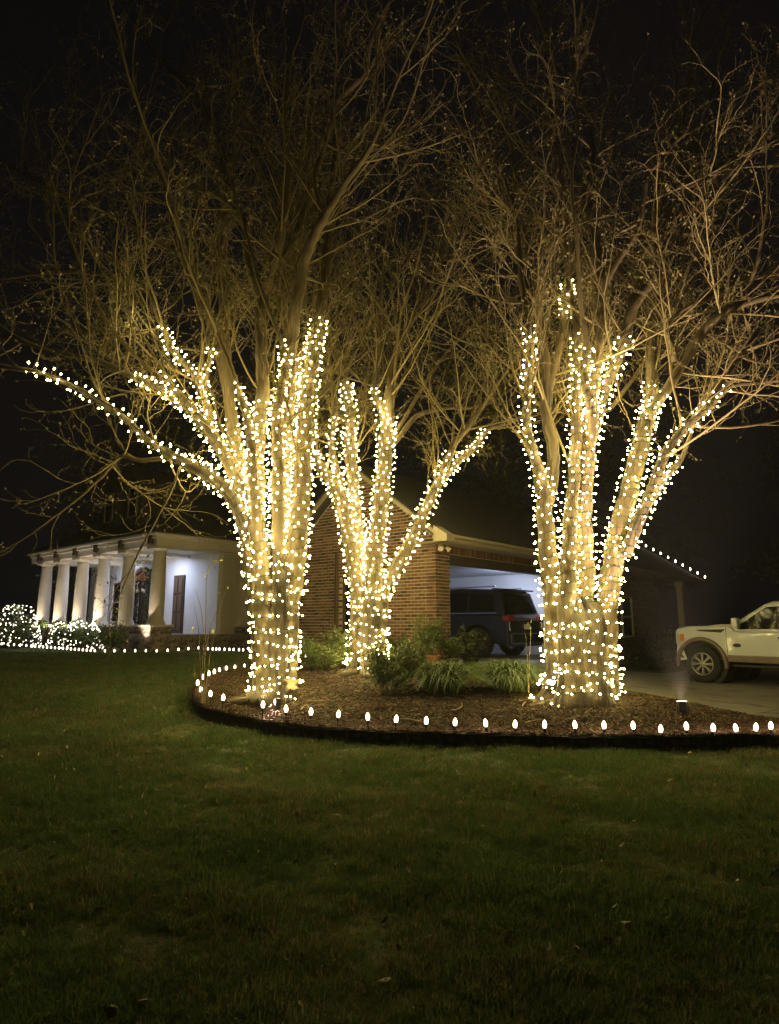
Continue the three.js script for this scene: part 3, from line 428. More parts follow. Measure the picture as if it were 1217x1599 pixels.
// ------------------------------------------------------------------ the three wrapped crape myrtles
// limbs: [px, py, radius in photo pixels, metres behind the tree's distance]; core = rises from the ground inside the trunk; lit = points between which the string winds round it
const TREES = [
  { label: 'large crape myrtle wrapped in warm lights at the left end of the bed', D: 10.2, base: 1085, fork: 868, seed: 21, limbs: [
    { core: 1, lit: [4, 7.9], p: [[449, 1090, 15, -.1], [450, 1000, 15, -.1], [455, 930, 15, -.1], [461, 880, 15, -.1], [467, 810, 15, -.05], [474, 700, 14, 0], [482, 620, 12, .1], [490, 560, 11, .2], [499, 490, 10, .3], [508, 430, 9, .4], [512, 384, 8, .5], [516, 310, 6, .8], [524, 240, 5, 1.1]] },
    { core: 1, lit: [2, 5.7], p: [[432, 1090, 16, .2], [432, 960, 16, .2], [436, 870, 15, .2], [441, 770, 14, .2], [446, 680, 13, .15], [450, 600, 12, .1], [454, 541, 11.5, 0], [462, 484, 10.5, -.2], [474, 415, 9, -.4], [490, 372, 8, -.6], [516, 322, 7, -.8], [546, 276, 5.5, -1], [576, 234, 4.5, -1.2], [611, 150, 3, -1.4]] },
    { core: 1, lit: [3, 5.3], p: [[410, 1090, 15, .25], [407, 980, 15, .25], [399, 900, 14, .25], [389, 820, 13, .3], [377, 740, 12, .4], [366, 680, 11, .5], [357, 614, 10, .6], [351, 540, 9, .8], [349, 480, 8.5, 1], [347, 400, 7.5, 1.2], [352, 300, 6, 1.4], [349, 245, 5.5, 1.5], [334, 204, 5, 1.6], [300, 137, 4.4, 1.8], [255, 100, 3.6, 2], [204, 25, 3, 2.3]] },
    { core: 1, lit: [3, 5.7], p: [[416, 1090, 15, -.3], [413, 1000, 15, -.3], [408, 900, 15, -.25], [402, 820, 14, -.2], [400, 740, 12.5, -.1], [404, 670, 11.5, 0], [410, 610, 11, .1], [409, 555, 10, .2], [406, 505, 9.5, .3], [414, 463, 9, .4], [428, 410, 7.5, .3], [443, 350, 6.5, .2], [450, 280, 5, .1], [444, 180, 4, 0], [455, 90, 3, 0]] },
    { core: 1, p: [[440, 1090, 14, -.35], [438, 980, 14, -.35], [436, 880, 13, -.3], [424, 800, 11, -.1]], stop: 1 },
    { lit: [0, 9.6], p: [[393, 850, 13, -.1], [371, 795, 11, -.4], [345, 757, 9.5, -.7], [308, 734, 8, -1], [268, 711, 7, -1.2], [226, 684, 6, -1.3], [194, 653, 5.2, -1.4], [150, 624, 4.6, -1.5], [108, 600, 4, -1.6], [64, 582, 3.2, -1.7], [18, 572, 2, -1.8]] },
    { lit: [0, 6], p: [[394, 835, 13, .2], [377, 765, 12, .1], [352, 713, 10.5, 0], [324, 672, 9.5, -.1], [294, 634, 7.5, -.2], [268, 604, 5.5, -.3], [240, 582, 3.4, -.4]] },
    { lit: [0, 3], p: [[306, 648, 6, -.2], [276, 624, 5, -.1], [240, 602, 4.4, 0], [205, 588, 4.4, .2], [160, 566, 5, .4], [100, 552, 4.4, .7], [50, 538, 3.6, 1], [0, 526, 3, 1.3]] },
    { lit: [0, 5], p: [[331, 684, 7, 0], [324, 645, 6.5, .1], [316, 606, 6, .2], [298, 578, 5.4, .2], [273, 552, 5, .3], [254, 512, 4.6, .4], [245, 490, 4.4, .5], [231, 455, 4, .6], [184, 434, 3.6, .8], [128, 425, 3.2, 1], [60, 428, 2.8, 1.2], [0, 436, 2, 1.4]] },
    { lit: [0, 3], p: [[318, 612, 4, .2], [324, 580, 4, .1], [329, 552, 3.4, 0], [326, 540, 2.6, 0]] },
    { lit: [1, 5], p: [[405, 880, 6, -.1], [400, 800, 9, -.38], [394, 730, 8, -.6], [390, 670, 7, -.6], [380, 630, 6, -.6], [371, 600, 4, -.6]] },
    { lit: [1, 6], p: [[437, 900, 6, -.05], [434, 800, 10, -.22], [434, 720, 9, -.4], [432, 650, 8, -.5], [440, 600, 6.5, -.5], [447, 560, 5, -.5], [440, 536, 3.4, -.5]] },
    { lit: [1, 3.1], p: [[466, 850, 7, .1], [470, 770, 11, .35], [474, 680, 10, .5], [468, 600, 9, .5], [452, 520, 8, .6], [440, 440, 7, .6], [452, 385, 6, .6], [474, 335, 5.6, .6], [490, 290, 5.2, .6], [500, 250, 5, .6], [514, 205, 5, .6], [530, 155, 5, .6], [568, 118, 4.6, .6], [580, 64, 4, .6], [611, 0, 3, .6]] },
    { p: [[360, 640, 7, .7], [343, 560, 6.6, 1], [320, 480, 6, 1.3], [285, 400, 5, 1.6], [240, 376, 4.6, 1.8], [168, 332, 4, 2], [126, 314, 3.4, 2.1], [60, 286, 2.8, 2.2], [0, 250, 2, 2.3]] },
    { p: [[404, 470, 6, .6], [385, 400, 5.4, .8], [382, 346, 5, .9], [338, 306, 4.4, 1], [285, 292, 3.8, 1.1], [229, 276, 3, 1.2], [180, 250, 2, 1.3]] },
    { lit: [0, 1.6], p: [[340, 742, 4.4, -.7], [300, 722, 4.2, -.3], [262, 716, 4, 0], [220, 719, 3.6, .2], [190, 713, 3, .4], [172, 730, 2.4, .5]], unlit: 1 },
  ] },
  { label: 'smaller crape myrtle wrapped in warm lights before the brick gable', D: 12.8, base: 1051, fork: 918, seed: 33, limbs: [
    { core: 1, lit: [3, 8], p: [[560, 1055, 12, 0], [559, 990, 12, 0], [558, 930, 12, 0], [550, 870, 11, 0], [538, 805, 10, 0], [524, 762, 9, 0], [506, 735, 7.5, .1], [490, 712, 6, .2], [483, 694, 5, .3], [474, 640, 4, .4], [452, 560, 3, .6]] },
    { core: 1, lit: [3, 9], p: [[572, 1055, 12, .15], [571, 990, 12, .15], [570, 930, 12, .15], [563, 870, 11, .2], [557, 822, 10, .3], [553, 775, 9.5, .4], [549, 730, 9, .4], [547, 690, 8.5, .4], [546, 640, 8, .4], [541, 600, 7.5, .5], [530, 560, 7, .6], [516, 520, 5.5, .8], [508, 470, 4, 1]] },
    { core: 1, lit: [3, 6.6], p: [[588, 1055, 13, -.1], [587, 990, 13, -.1], [584, 930, 13, -.1], [586, 870, 13, -.1], [592, 815, 12.5, -.1], [598, 750, 12, 0], [603, 690, 11, .1], [606, 640, 9, .1], [609, 600, 7.5, .1], [616, 561, 7, .2], [630, 525, 6, .2], [649, 490, 5, .3], [668, 458, 4, .4], [690, 400, 3, .5], [720, 330, 2.4, .6]] },
    { core: 1, lit: [3, 8], p: [[592, 1055, 12, .1], [592, 1000, 12, .1], [594, 950, 12, .1], [602, 916, 10, .05], [621, 882, 9.5, 0], [646, 838, 9, -.1], [667, 790, 8.4, -.2], [690, 742, 7.4, -.3], [704, 706, 6, -.4], [716, 684, 5, -.4], [732, 668, 3.6, -.5], [752, 640, 2.6, -.6]] },
    { core: 1, p: [[576, 1055, 12, -.25], [575, 990, 12, -.25], [576, 920, 10, -.2]], stop: 1 },
    { lit: [0, 4], p: [[688, 752, 6.4, -.3], [708, 727, 5.6, -.3], [730, 708, 5, -.3], [748, 690, 4.4, -.3], [762, 671, 3.6, -.3], [790, 662, 3, -.3], [830, 640, 2.4, -.2], [870, 600, 1.8, 0]] },
    { lit: [0, 4], p: [[550, 792, 5.6, .2], [536, 770, 5.4, .1], [523, 722, 5, 0], [518, 684, 4.4, 0], [525, 650, 3.8, 0], [522, 610, 3, 0], [500, 560, 2.4, 0]] },
    { lit: [0, 3], p: [[603, 670, 6.4, 0], [595, 640, 5.6, -.1], [587, 618, 4.6, -.2], [583, 602, 3.6, -.2], [592, 560, 3.4, 0], [596, 494, 3, .2], [598, 420, 2.4, .4]] },
    { lit: [0, 1.4], p: [[606, 690, 5, .2], [612, 650, 4.4, .2], [612, 640, 3.6, .2]] },
    { p: [[612, 696, 5, .1], [628, 678, 4.6, .2], [650, 650, 4, .4], [694, 638, 3.4, .7], [752, 634, 2.6, 1], [810, 600, 2, 1.3]] },
    { p: [[604, 700, 4, .3], [640, 640, 3.6, .5], [690, 560, 3, .8], [760, 490, 2.4, 1], [830, 450, 1.8, 1.2]] },
  ] },
  { label: 'largest crape myrtle with thick fluted trunk wrapped in warm lights beside the driveway', D: 9.9, base: 1096, fork: 945, seed: 47, limbs: [
    { core: 1, lit: [3, 9.6], p: [[874, 1098, 17, 0], [869, 1020, 16, 0], [866, 950, 16, 0], [859, 890, 15, 0], [853, 820, 13.5, -.05], [846, 752, 11, -.1], [836, 716, 8, -.15], [826, 680, 7, -.2], [822, 630, 6.6, -.2], [827, 540, 6, -.1], [822, 490, 5.6, 0], [814, 430, 5.2, .2], [811, 370, 4.6, .4], [805, 310, 4, .6], [800, 240, 3, .8]] },
    { p: [[855, 790, 10, .1], [864, 735, 10, .15], [863, 692, 9.4, .2], [853, 650, 8.6, .2], [855, 610, 8.4, .2], [849, 530, 7, .3], [838, 452, 6, .5], [826, 390, 5, .7], [810, 340, 4.2, .9], [790, 290, 3.4, 1.1], [770, 230, 2.6, 1.3]] },
    { lit: [2.1, 3.6], p: [[857, 612, 6, .2], [868, 565, 6, .25], [880, 505, 6, .3], [886, 464, 6, .3], [887, 420, 6, .3], [883, 340, 5.4, .4], [876, 285, 4.4, .5], [868, 210, 3.6, .7], [872, 130, 3, .9], [850, 50, 2.4, 1.1]] },
    { core: 1, lit: [2, 8], p: [[890, 1098, 15, -.3], [887, 1020, 15, -.3], [886, 940, 13.5, -.25], [888, 860, 11.5, -.2], [893, 790, 10, -.15], [898, 720, 9.4, -.1], [901, 650, 8.6, -.1], [904, 585, 7.6, 0], [902, 520, 6, .1], [893, 470, 5, .2], [886, 400, 4, .4], [880, 330, 3, .6]] },
    { core: 1, lit: [2, 7.2], p: [[917, 1098, 18, .1], [914, 1010, 18, .1], [912, 930, 16, .1], [911, 850, 14.5, .05], [911, 780, 14, 0], [918, 700, 13, 0], [923, 640, 12, 0], [930, 575, 10, .1], [936, 520, 9.5, .2], [934, 464, 9, .3], [934, 397, 8.4, .4], [925, 344, 7.6, .5], [917, 305, 7, .6], [924, 250, 6, .7], [920, 190, 4.6, .8], [906, 130, 3.6, 1]] },
    { lit: [1, 3], p: [[920, 740, 5, 0], [925, 650, 8, -.2], [912, 590, 7, -.35], [917, 540, 5.4, -.35], [910, 500, 4, -.4]] },
    { lit: [0, 3.2], p: [[922, 690, 10, .1], [938, 628, 10, .1], [954, 584, 9.6, .1], [974, 536, 9, .1], [992, 475, 8.6, .1], [1030, 425, 8.4, .1], [1062, 378, 8, .1], [1085, 342, 7.4, .1], [1095, 300, 7, .1], [1117, 270, 6.4, 0], [1152, 243, 5.6, -.1], [1186, 221, 5, -.2], [1240, 190, 4, -.3]] },
    { p: [[976, 530, 6.6, .2], [992, 460, 6.4, .4], [1004, 424, 6, .5], [1003, 370, 5.6, .6], [1028, 344, 5, .7], [1047, 325, 4.4, .8], [1068, 282, 3.6, .9], [1090, 230, 2.8, 1]] },
    { p: [[939, 462, 5, .2], [958, 420, 4.6, .1], [995, 361, 4.2, 0], [1006, 310, 3.8, 0], [1014, 270, 3.4, 0], [1032, 252, 3, 0], [1062, 216, 2.4, 0], [1110, 190, 1.8, 0]] },
    { core: 1, lit: [3, 8], p: [[948, 1098, 17, -.05], [948, 1020, 17, -.05], [947, 950, 16, -.05], [954, 895, 15.5, -.05], [968, 825, 15, -.05], [984, 760, 14, 0], [1000, 700, 13.5, 0], [1012, 645, 12, .1], [1018, 600, 9.6, .2], [1017, 541, 8.6, .3], [1026, 470, 7.6, .4], [1034, 400, 6, .6], [1060, 330, 4.6, .8], [1064, 250, 3.4, 1]] },
    { lit: [0, 1.9], p: [[1010, 655, 9, -.1], [1024, 632, 8.4, -.15], [1042, 608, 8, -.2], [1066, 568, 8, -.2], [1100, 516, 7.6, -.3], [1137, 485, 7, -.4], [1170, 472, 6, -.4], [1220, 460, 5, -.5]] },
    { p: [[1055, 566, 5.4, -.2], [1049, 540, 5.2, -.2], [1041, 519, 5, -.2], [1056, 494, 5, -.2], [1100, 467, 4.6, -.2], [1156, 440, 4.2, -.2], [1220, 426, 3.6, -.2]] },
    { p: [[1160, 474, 4, -.4], [1172, 440, 3.6, -.5], [1182, 415, 3, -.6], [1190, 370, 2.4, -.7]] },
    { lit: [0, 6], p: [[976, 868, 10, -.2], [992, 826, 9.4, -.25], [1014, 776, 8.6, -.3], [1041, 705, 7.4, -.4], [1075, 664, 6, -.5], [1110, 633, 4.6, -.6], [1141, 604, 3.6, -.7], [1180, 598, 3, -.8], [1230, 592, 2.2, -.9]] },
    { lit: [0, 2], p: [[1004, 800, 6.6, -.2], [1040, 745, 5.4, -.1], [1062, 720, 4, 0], [1075, 690, 3, .1]] },
    { p: [[1100, 640, 4, -.4], [1140, 580, 4, 0], [1167, 542, 4.6, .3], [1190, 510, 4, .6], [1225, 480, 3, .8]] },
    { core: 1, p: [[905, 1098, 16, -.42], [903, 1020, 16, -.4], [901, 940, 15, -.35], [898, 880, 11, -.3], [896, 830, 6, -.25]], stop: 1 },
    { core: 1, p: [[934, 1098, 16, -.4], [933, 1020, 16, -.38], [932, 950, 14, -.35], [936, 900, 9, -.25]], stop: 1 },
    { core: 1, p: [[900, 1098, 16, .4], [898, 1000, 16, .4], [896, 930, 14, .35]], stop: 1 },
    { p: [[932, 640, 4.4, .3], [950, 640, 4, .5], [975, 610, 3.4, .7], [1000, 575, 3, .9], [1020, 530, 2.4, 1.1]] },
  ] },
];
const bulbGeo = new THREE.IcosahedronGeometry(1, 1), BULB_R = 0.0112;
const leafGeo = (() => { const m = new MB(), a = V(0, 0, 0), b = V(0.5, 0.3, 0.06), c = V(0, 1, 0), d = V(-0.5, 0.3, 0.06); m.tri([a, b, c]); m.tri([a, c, d]); return m.geo(); })();
function leafMesh(name, list, mat, r, size, colors) { // list of points
  const im = new THREE.InstancedMesh(leafGeo, mat, list.length), o = new THREE.Object3D(), c = new THREE.Color();
  list.forEach((q, k) => { o.position.copy(q); o.rotation.set(r() * 6.28, r() * 6.28, r() * 6.28); const s = size * (0.6 + 0.8 * r()); o.scale.set(s * 0.55, s, s * 0.55); o.updateMatrix(); im.setMatrixAt(k, o.matrix); const [x, y, z] = colors[Math.floor(r() * colors.length)], t = 0.75 + 0.5 * r(); im.setColorAt(k, c.setRGB(x * t, y * t, z * t)); });
  im.name = name; shade(im); im.userData.kind = 'stuff'; return im;
}
M.leaf = new THREE.MeshPhysicalMaterial({ color: 0xffffff, roughness: 0.6, side: THREE.DoubleSide });

const up = V(0, 1, 0);
function growTwigs(mb, leaves, r, start, dir, rad, depth, opt) {
  const len = Math.min(2.6, Math.max(0.4, rad * 74)) * (0.7 + 0.6 * r()), n = rad > 0.012 ? 7 : 5, pts = [start.clone()], rs = [rad], d = dir.clone();
  const taper = 0.62 + 0.1 * r();
  for (let k = 1; k <= n; k++) {
    const w = rad > 0.012 ? 0.15 : rad > 0.006 ? 0.34 : 0.62; d.x += (r() - 0.5) * w * 1.6; d.y += (r() - 0.5) * w * 1.3 + (rad > 0.006 ? 0.045 : 0.01); d.z += (r() - 0.53) * w * 1.6; d.normalize();
    pts.push(pts[k - 1].clone().addScaledVector(d, len / n)); rs.push(rad * lerp(1, taper, k / n));
  }
  mb.tube(pts, rs, rad > 0.02 ? 7 : rad > 0.008 ? 5 : 3, 0, 1, false);
  opt.count++;
  const fork = (at, rr, spread) => {
    if (rr < opt.min || opt.count > opt.max) { if (r() < opt.leaf) { leaves.push(at.clone().add(V((r() - .5) * .05, (r() - .5) * .05, (r() - .5) * .05))); if (r() < .5) leaves.push(at.clone().add(V((r() - .5) * .12, (r() - .5) * .12, (r() - .5) * .12))); } return; }
    const q = d.clone().add(V((r() - .5) * 2, (r() - .5) * 2, (r() - .5) * 2).multiplyScalar(spread)).addScaledVector(up, 0.08).normalize();
    growTwigs(mb, leaves, r, at, q, rr, depth + 1, opt);
  };
  for (let k = 1; k < n; k++) if (r() < (rad > 0.012 ? 0.4 : 0.5)) fork(pts[k], rs[k] * (0.4 + 0.2 * r()), 0.6);
  fork(pts[n], rs[n] * 0.94, 0.2); fork(pts[n], rs[n] * (0.6 + 0.25 * r()), 0.45);
}
function makeTree(T, idx) {
  const r = rng(T.seed), limbs = T.limbs.map((l) => {
    const key = l.p.map(([x, y, R, dz]) => ({ q: P(x, y, T.D + dz), r: R * (T.D + dz) / F }));
    const curve = new THREE.CatmullRomCurve3(key.map((k) => k.q), false, 'centripetal'), n = (key.length - 1) * 7, pts = [], rad = [];
    for (let k = 0; k <= n; k++) { const t = k / n * (key.length - 1), i = Math.min(key.length - 2, Math.floor(t)); pts.push(curve.getPoint(k / n)); rad.push(lerp(key[i].r, key[i + 1].r, t - i)); }
    if (!l.core || l.p.length > 5) for (let k = 8; k < pts.length; k++) { const w = 0.16 * rad[k]; pts[k].x += w * simplex.noise(k * 0.21, idx * 9 + l.p[0][0]); pts[k].z += w * 2 * simplex.noise(k * 0.21, idx * 5 + l.p[0][1] + 50); }
    return { ...l, pts, rad };
  });
  const cores = limbs.filter((l) => l.core), yF = P(608, T.fork, T.D).y, yB = P(608, T.base, T.D).y;
  const origin = V(0, yB, 0); cores.forEach((l) => { origin.x += l.pts[0].x / cores.length; origin.z += l.pts[0].z / cores.length; });
  const at = (l, y) => { let k = 0; while (k < l.pts.length - 2 && l.pts[k + 1].y < y) k++; const a = l.pts[k], b = l.pts[k + 1], t = Math.min(1, Math.max(-0.5, (y - a.y) / Math.max(1e-3, b.y - a.y))); return { q: a.clone().lerp(b, t), r: lerp(l.rad[k], l.rad[k + 1], Math.max(0, t)), over: y > b.y + 0.05 }; };
  const lobes = Array.from({ length: 7 }, () => r() * 6.28);
  const ring = (y) => { // outline of the fused stems at a height
    const cs = cores.map((l) => at(l, y)).filter((c) => !c.over), c = V(0, y, 0); cs.forEach((s) => { c.x += s.q.x / cs.length; c.z += s.q.z / cs.length; });
    return { c, out: (w) => { const dx = Math.cos(w), dz = Math.sin(w); let sum = 0; for (const s of cs) { const x = s.q.x - c.x, z = s.q.z - c.z, pr = x * dx + z * dz, pe = x * x + z * z - pr * pr, R = s.r * 0.99; if (pe < R * R) { const e = pr + Math.sqrt(R * R - pe); if (e > 0) sum += e ** 9; } } let e = Math.max(0.04, sum ** (1 / 9));
      const hgt = y - yB, fl = Math.exp(-Math.max(0, hgt) / 0.16); let lb = 0; lobes.forEach((p) => { lb += Math.max(0, Math.cos((w - p))) ** 24; }); e *= 1 + fl * (0.1 + 0.5 * Math.min(1, lb)); return e; } };
  };
  const tree = thing('crape_myrtle', T.label, 'tree', origin);
  const addT = (name, g, m, kind, parent = tree) => { g.translate(-origin.x, -origin.y, -origin.z); return part(name, g, m, parent, kind); };
  { // trunk skin
    const NA = 96, NY = 56, p = [], u = [], id = [];
    for (let j = 0; j <= NY; j++) {
      const y = lerp(yB - 0.14, yF + 0.12, j / NY), R = ring(y), shrink = j > NY - 14 ? Math.cos((j - NY + 14) / 14 * 1.5) * 0.9 + 0.1 : 1, es = [];
      for (let i = 0; i < NA; i++) es.push(R.out(i / NA * 6.28318));
      for (let i = 0; i <= NA; i++) { const w = i / NA * 6.28318, k = i % NA, e = shrink * (0.5 * es[k] + 0.25 * es[(k + 1) % NA] + 0.25 * es[(k + NA - 1) % NA]) * (1 + 0.035 * simplex.noise3d(Math.cos(w) * 2.2, y * 1.4, Math.sin(w) * 2.2 + idx * 9)); p.push(R.c.x + Math.cos(w) * e, y, R.c.z + Math.sin(w) * e); u.push(i / NA * 2.8, y); }
    }
    for (let j = 0; j < NY; j++) for (let i = 0; i < NA; i++) { const q = j * (NA + 1) + i; id.push(q, q + NA + 1, q + NA + 2, q, q + NA + 2, q + 1); }
    const g = new THREE.BufferGeometry(); g.setAttribute('position', new THREE.Float32BufferAttribute(p, 3)); g.setAttribute('uv', new THREE.Float32BufferAttribute(u, 2)); g.setIndex(id); g.computeVertexNormals();
    const nn = g.attributes.normal; for (let j = 0; j <= NY; j++) { const a = j * (NA + 1), b = a + NA, n = V(nn.getX(a) + nn.getX(b), nn.getY(a) + nn.getY(b), nn.getZ(a) + nn.getZ(b)).normalize(); nn.setXYZ(a, n.x, n.y, n.z); nn.setXYZ(b, n.x, n.y, n.z); }
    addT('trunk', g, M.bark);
    // surface roots
    for (let k = 0; k < 5; k++) { const w = lobes[k], R = ring(yB).out(w), m = new MB(), pts = [], rs = []; let a = w; for (let s = 0; s <= 8; s++) { const d = R * 0.6 + s * 0.09 * (0.7 + r() * 0.5); a += (r() - .5) * .25; const x = origin.x + Math.cos(a) * d, z = origin.z + Math.sin(a) * d; pts.push(V(x, yB + 0.04 - s * 0.012, z)); rs.push(0.075 * (1 - s / 9)); } m.tube(pts, rs, 9, 0.25, 6); addT('root', m.geo(), M.bark); }
  }
  limbs.forEach((l) => {
    if (l.stop) return;
    const m = new MB(), i0 = 0, big = l.rad[0] > 0.06;
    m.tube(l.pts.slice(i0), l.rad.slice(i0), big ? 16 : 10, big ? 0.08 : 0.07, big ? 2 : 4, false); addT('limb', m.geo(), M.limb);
  });
  // twigs
  const mb = new MB(), leaves = [], opt = { count: 0, max: T.max ?? 19000, min: 0.0026, leaf: 0.55 };
  limbs.forEach((l) => {
    if (l.stop) return; const n = l.pts.length - 1, e = l.pts[n], d = e.clone().sub(l.pts[n - 3]).normalize();
    growTwigs(mb, leaves, r, e, d, Math.max(0.009, l.rad[n] * 0.95), 0, opt);
    if (l.core) for (let b = 0; b < 10; b++) { const k = Math.min(n - 2, Math.floor(n * (0.4 + 0.058 * b + 0.05 * r()))); if (l.pts[k].y < 3.2) continue; const t = l.pts[k + 1].clone().sub(l.pts[k - 1]).normalize(), s = V(r() - .5, 0.1 * r(), r() - .74).normalize(); growTwigs(mb, leaves, r, l.pts[k], t.addScaledVector(s, 0.5).addScaledVector(up, 0.25).normalize(), Math.min(l.rad[k] * 0.6, 0.012 + 0.012 * r()), 0, opt); }
    const litTo = l.lit ? l.lit[1] * 7 : 0;
    for (let k = 10; k < n; k++) { const high = l.pts[k].y > 3.6 || (l.pts[k].y > 2.6 && !l.core && k > litTo * .5); if (!high || r() > (k < litTo ? (l.core ? 0.05 : 0.17) : 0.3)) continue;
      const t = l.pts[Math.min(n, k + 1)].clone().sub(l.pts[k - 1]).normalize(), s = V(r() - .5, r() - .5, r() - .74).normalize(), q = t.multiplyScalar(0.75).addScaledVector(s, 0.9).addScaledVector(up, 0.1).normalize();
      growTwigs(mb, leaves, r, l.pts[k], q, Math.min(0.017, l.rad[k] * (0.22 + 0.3 * r())) + 0.003, 1, opt); }
  });
  addT('twigs', mb.geo(), M.twig, 'stuff');
  const lm = leafMesh('leaves', leaves, M.leaf, r, 0.045, [[0.15, 0.14, 0.05], [0.2, 0.17, 0.07], [0.2, 0.13, 0.07], [0.1, 0.12, 0.045]]); lm.position.copy(origin).negate(); tree.add(lm);

  // ---- the string of lights
  const path = [], bulbs = [], wire = new MB(), str = thing('string_lights', ['warm white string lights winding round the left tree and its long low limb', 'warm white string lights winding round the smaller middle tree', 'warm white string lights winding round the thick right tree'][idx], 'string lights', origin);
  const flush = () => { if (path.length > 3) wire.tube(path.filter((_, k) => k % 2 === 0), path.filter((_, k) => k % 2 === 0)  .map(() => 0.0055), 4, 0, 1, false); path.length = 0; };
  let acc = 0, nextAt = 0.1;
  const put = (q, nrm, tan) => { if (path.length) acc += q.distanceTo(path[path.length - 1]); path.push(q.clone()); if (acc > nextAt) { acc = 0; nextAt = 0.05 + 0.095 * r(); const o = nrm.clone().multiplyScalar(0.038 + 0.024 * r()).add(V((r() - .5) * .03, (r() - .5) * .04, (r() - .5) * .03)); bulbs.push({ q: q.clone().add(o), n: nrm.clone() }); wire.tube([q.clone(), q.clone().addScaledVector(o, 0.78)], [0.006, 0.0075], 5); } };
  { let w = r() * 6; for (let y = yB + 0.04; y < yF + 0.1;) { const R = ring(y), e = R.out(w) + 0.008, q = V(R.c.x + Math.cos(w) * e, y + 0.085 * simplex.noise(w * 0.5, idx * 7), R.c.z + Math.sin(w) * e); put(q, V(Math.cos(w), 0, Math.sin(w))); const dw = 0.035 / Math.max(0.1, e); w += dw; y += dw / 6.283 * ((y < yB + 0.4 ? 0.11 : 0.145) + 0.03 * Math.sin(y * 5)); } flush(); }
  limbs.forEach((l) => {
    if (!l.lit) return; const last = l.pts.length - 1, a = l.core ? l.pts.findIndex((q) => q.y > yF - 0.04) : Math.round(l.lit[0] * 7), b = Math.min(last, Math.round(l.lit[1] * 7)); let ref = V(1, 0.2, 0.3), w = r() * 6;
    const fr = []; for (let k = a; k <= b; k++) { const t = l.pts[Math.min(last, k + 1)].clone().sub(l.pts[Math.max(0, k - 1)]).normalize(), x = ref.clone().addScaledVector(t, -ref.dot(t)).normalize(); ref = x; fr.push({ x, y: t.clone().cross(x) }); }
    for (let k = a; k < b; k++) { const L = l.pts[k].distanceTo(l.pts[k + 1]), pitch = Math.max(0.1, 0.15 - 0.004 / l.rad[k] * 0.4) * (1 + 0.3 * simplex.noise(k * 0.4, l.p[0][0])), turns = L / pitch, n = Math.max(3, Math.ceil(turns * 18));
      for (let s = 0; s < n; s++) { const t = s / n, f = fr[k - a], g = fr[Math.min(fr.length - 1, k - a + 1)]; w += turns / n * 6.283; const nr = f.x.clone().lerp(g.x, t).multiplyScalar(Math.cos(w)).addScaledVector(f.y.clone().lerp(g.y, t), Math.sin(w)).normalize(); put(l.pts[k].clone().lerp(l.pts[k + 1], t).addScaledVector(nr, lerp(l.rad[k], l.rad[k + 1], t) + 0.008), nr); } }
    flush();
  });
  const wg = wire.geo(); wg.translate(-origin.x, -origin.y, -origin.z); part('wire', wg, M.wire, str);
  const eye = camera.position; bulbs.forEach((b) => { const v = eye.clone().sub(b.q); b.s = v.normalize().dot(b.n) + 0.05 * r(); }); bulbs.sort((a, b) => b.s - a.s);
  const o = new THREE.Object3D(), many = new THREE.InstancedMesh(bulbGeo, M.bulb, bulbs.length - 300);
  bulbs.forEach((b, k) => {
    o.position.copy(b.q).sub(origin); o.lookAt(b.q.clone().sub(origin).add(b.n)); const s = BULB_R * (0.85 + 0.35 * r()); o.scale.set(s, s, s * 1.3);
    if (k < 300) { const m = part('bulb', bulbGeo, [M.bulb, M.bulbDim, M.bulb, M.bulbBright][Math.floor(r() * 4)], str); m.position.copy(o.position); m.quaternion.copy(o.quaternion); m.scale.copy(o.scale); } else { o.updateMatrix(); many.setMatrixAt(k - 300, o.matrix); }
  });
  many.name = 'bulbs'; many.userData.kind = 'stuff'; str.add(many);
  for (let k = 0; k < 8; k++) { const b = bulbs[Math.floor((k + 0.5) / 8 * bulbs.length * 0.9)], l = new THREE.PointLight(lin(1, 0.82, 0.32), 0.4); l.name = 'string_fill_light'; l.position.copy(b.q).sub(origin).addScaledVector(b.n, 0.4); l.shadow.radius = 8; l.castShadow = true; str.add(l); }  // added fill lights floating off the limbs, standing in for nearby bulbs
  console.log(T.label.slice(0, 30), 'bulbs', bulbs.length, 'twigs', opt.count, 'leaves', leaves.length);
}
TREES.forEach(makeTree);

// ------------------------------------------------------------------ stake lights along the bed and in front of the house
const stakeBulbGeo = new THREE.LatheGeometry([[0.001, -0.052], [0.018, -0.05], [0.025, -0.03], [0.029, -0.008], [0.026, 0.02], [0.016, 0.042], [0.006, 0.054], [0.001, 0.057]].map(([a, b]) => new THREE.Vector2(a, b)), 12);
const stakeGeo = (() => { const l = [cyl(0.019, 0.021, 0.05, 10).translate(0, -0.072, 0), cyl(0.009, 0.007, 0.26, 8).translate(0, -0.22, 0), bx(-0.018, 0.018, -0.2, -0.194, -0.003, 0.003)]; return merge(l); })();
function stakeLight(q, label, group, mat, size, lean) {
  const t = thing('stake_light', label, 'stake light', q, 0, group); t.rotation.set(lean[0], 0, lean[1]); t.scale.setScalar(size);
  part('bulb', stakeBulbGeo, mat, t); part('stake', stakeGeo, M.blackPlastic, t);
  return t;
}
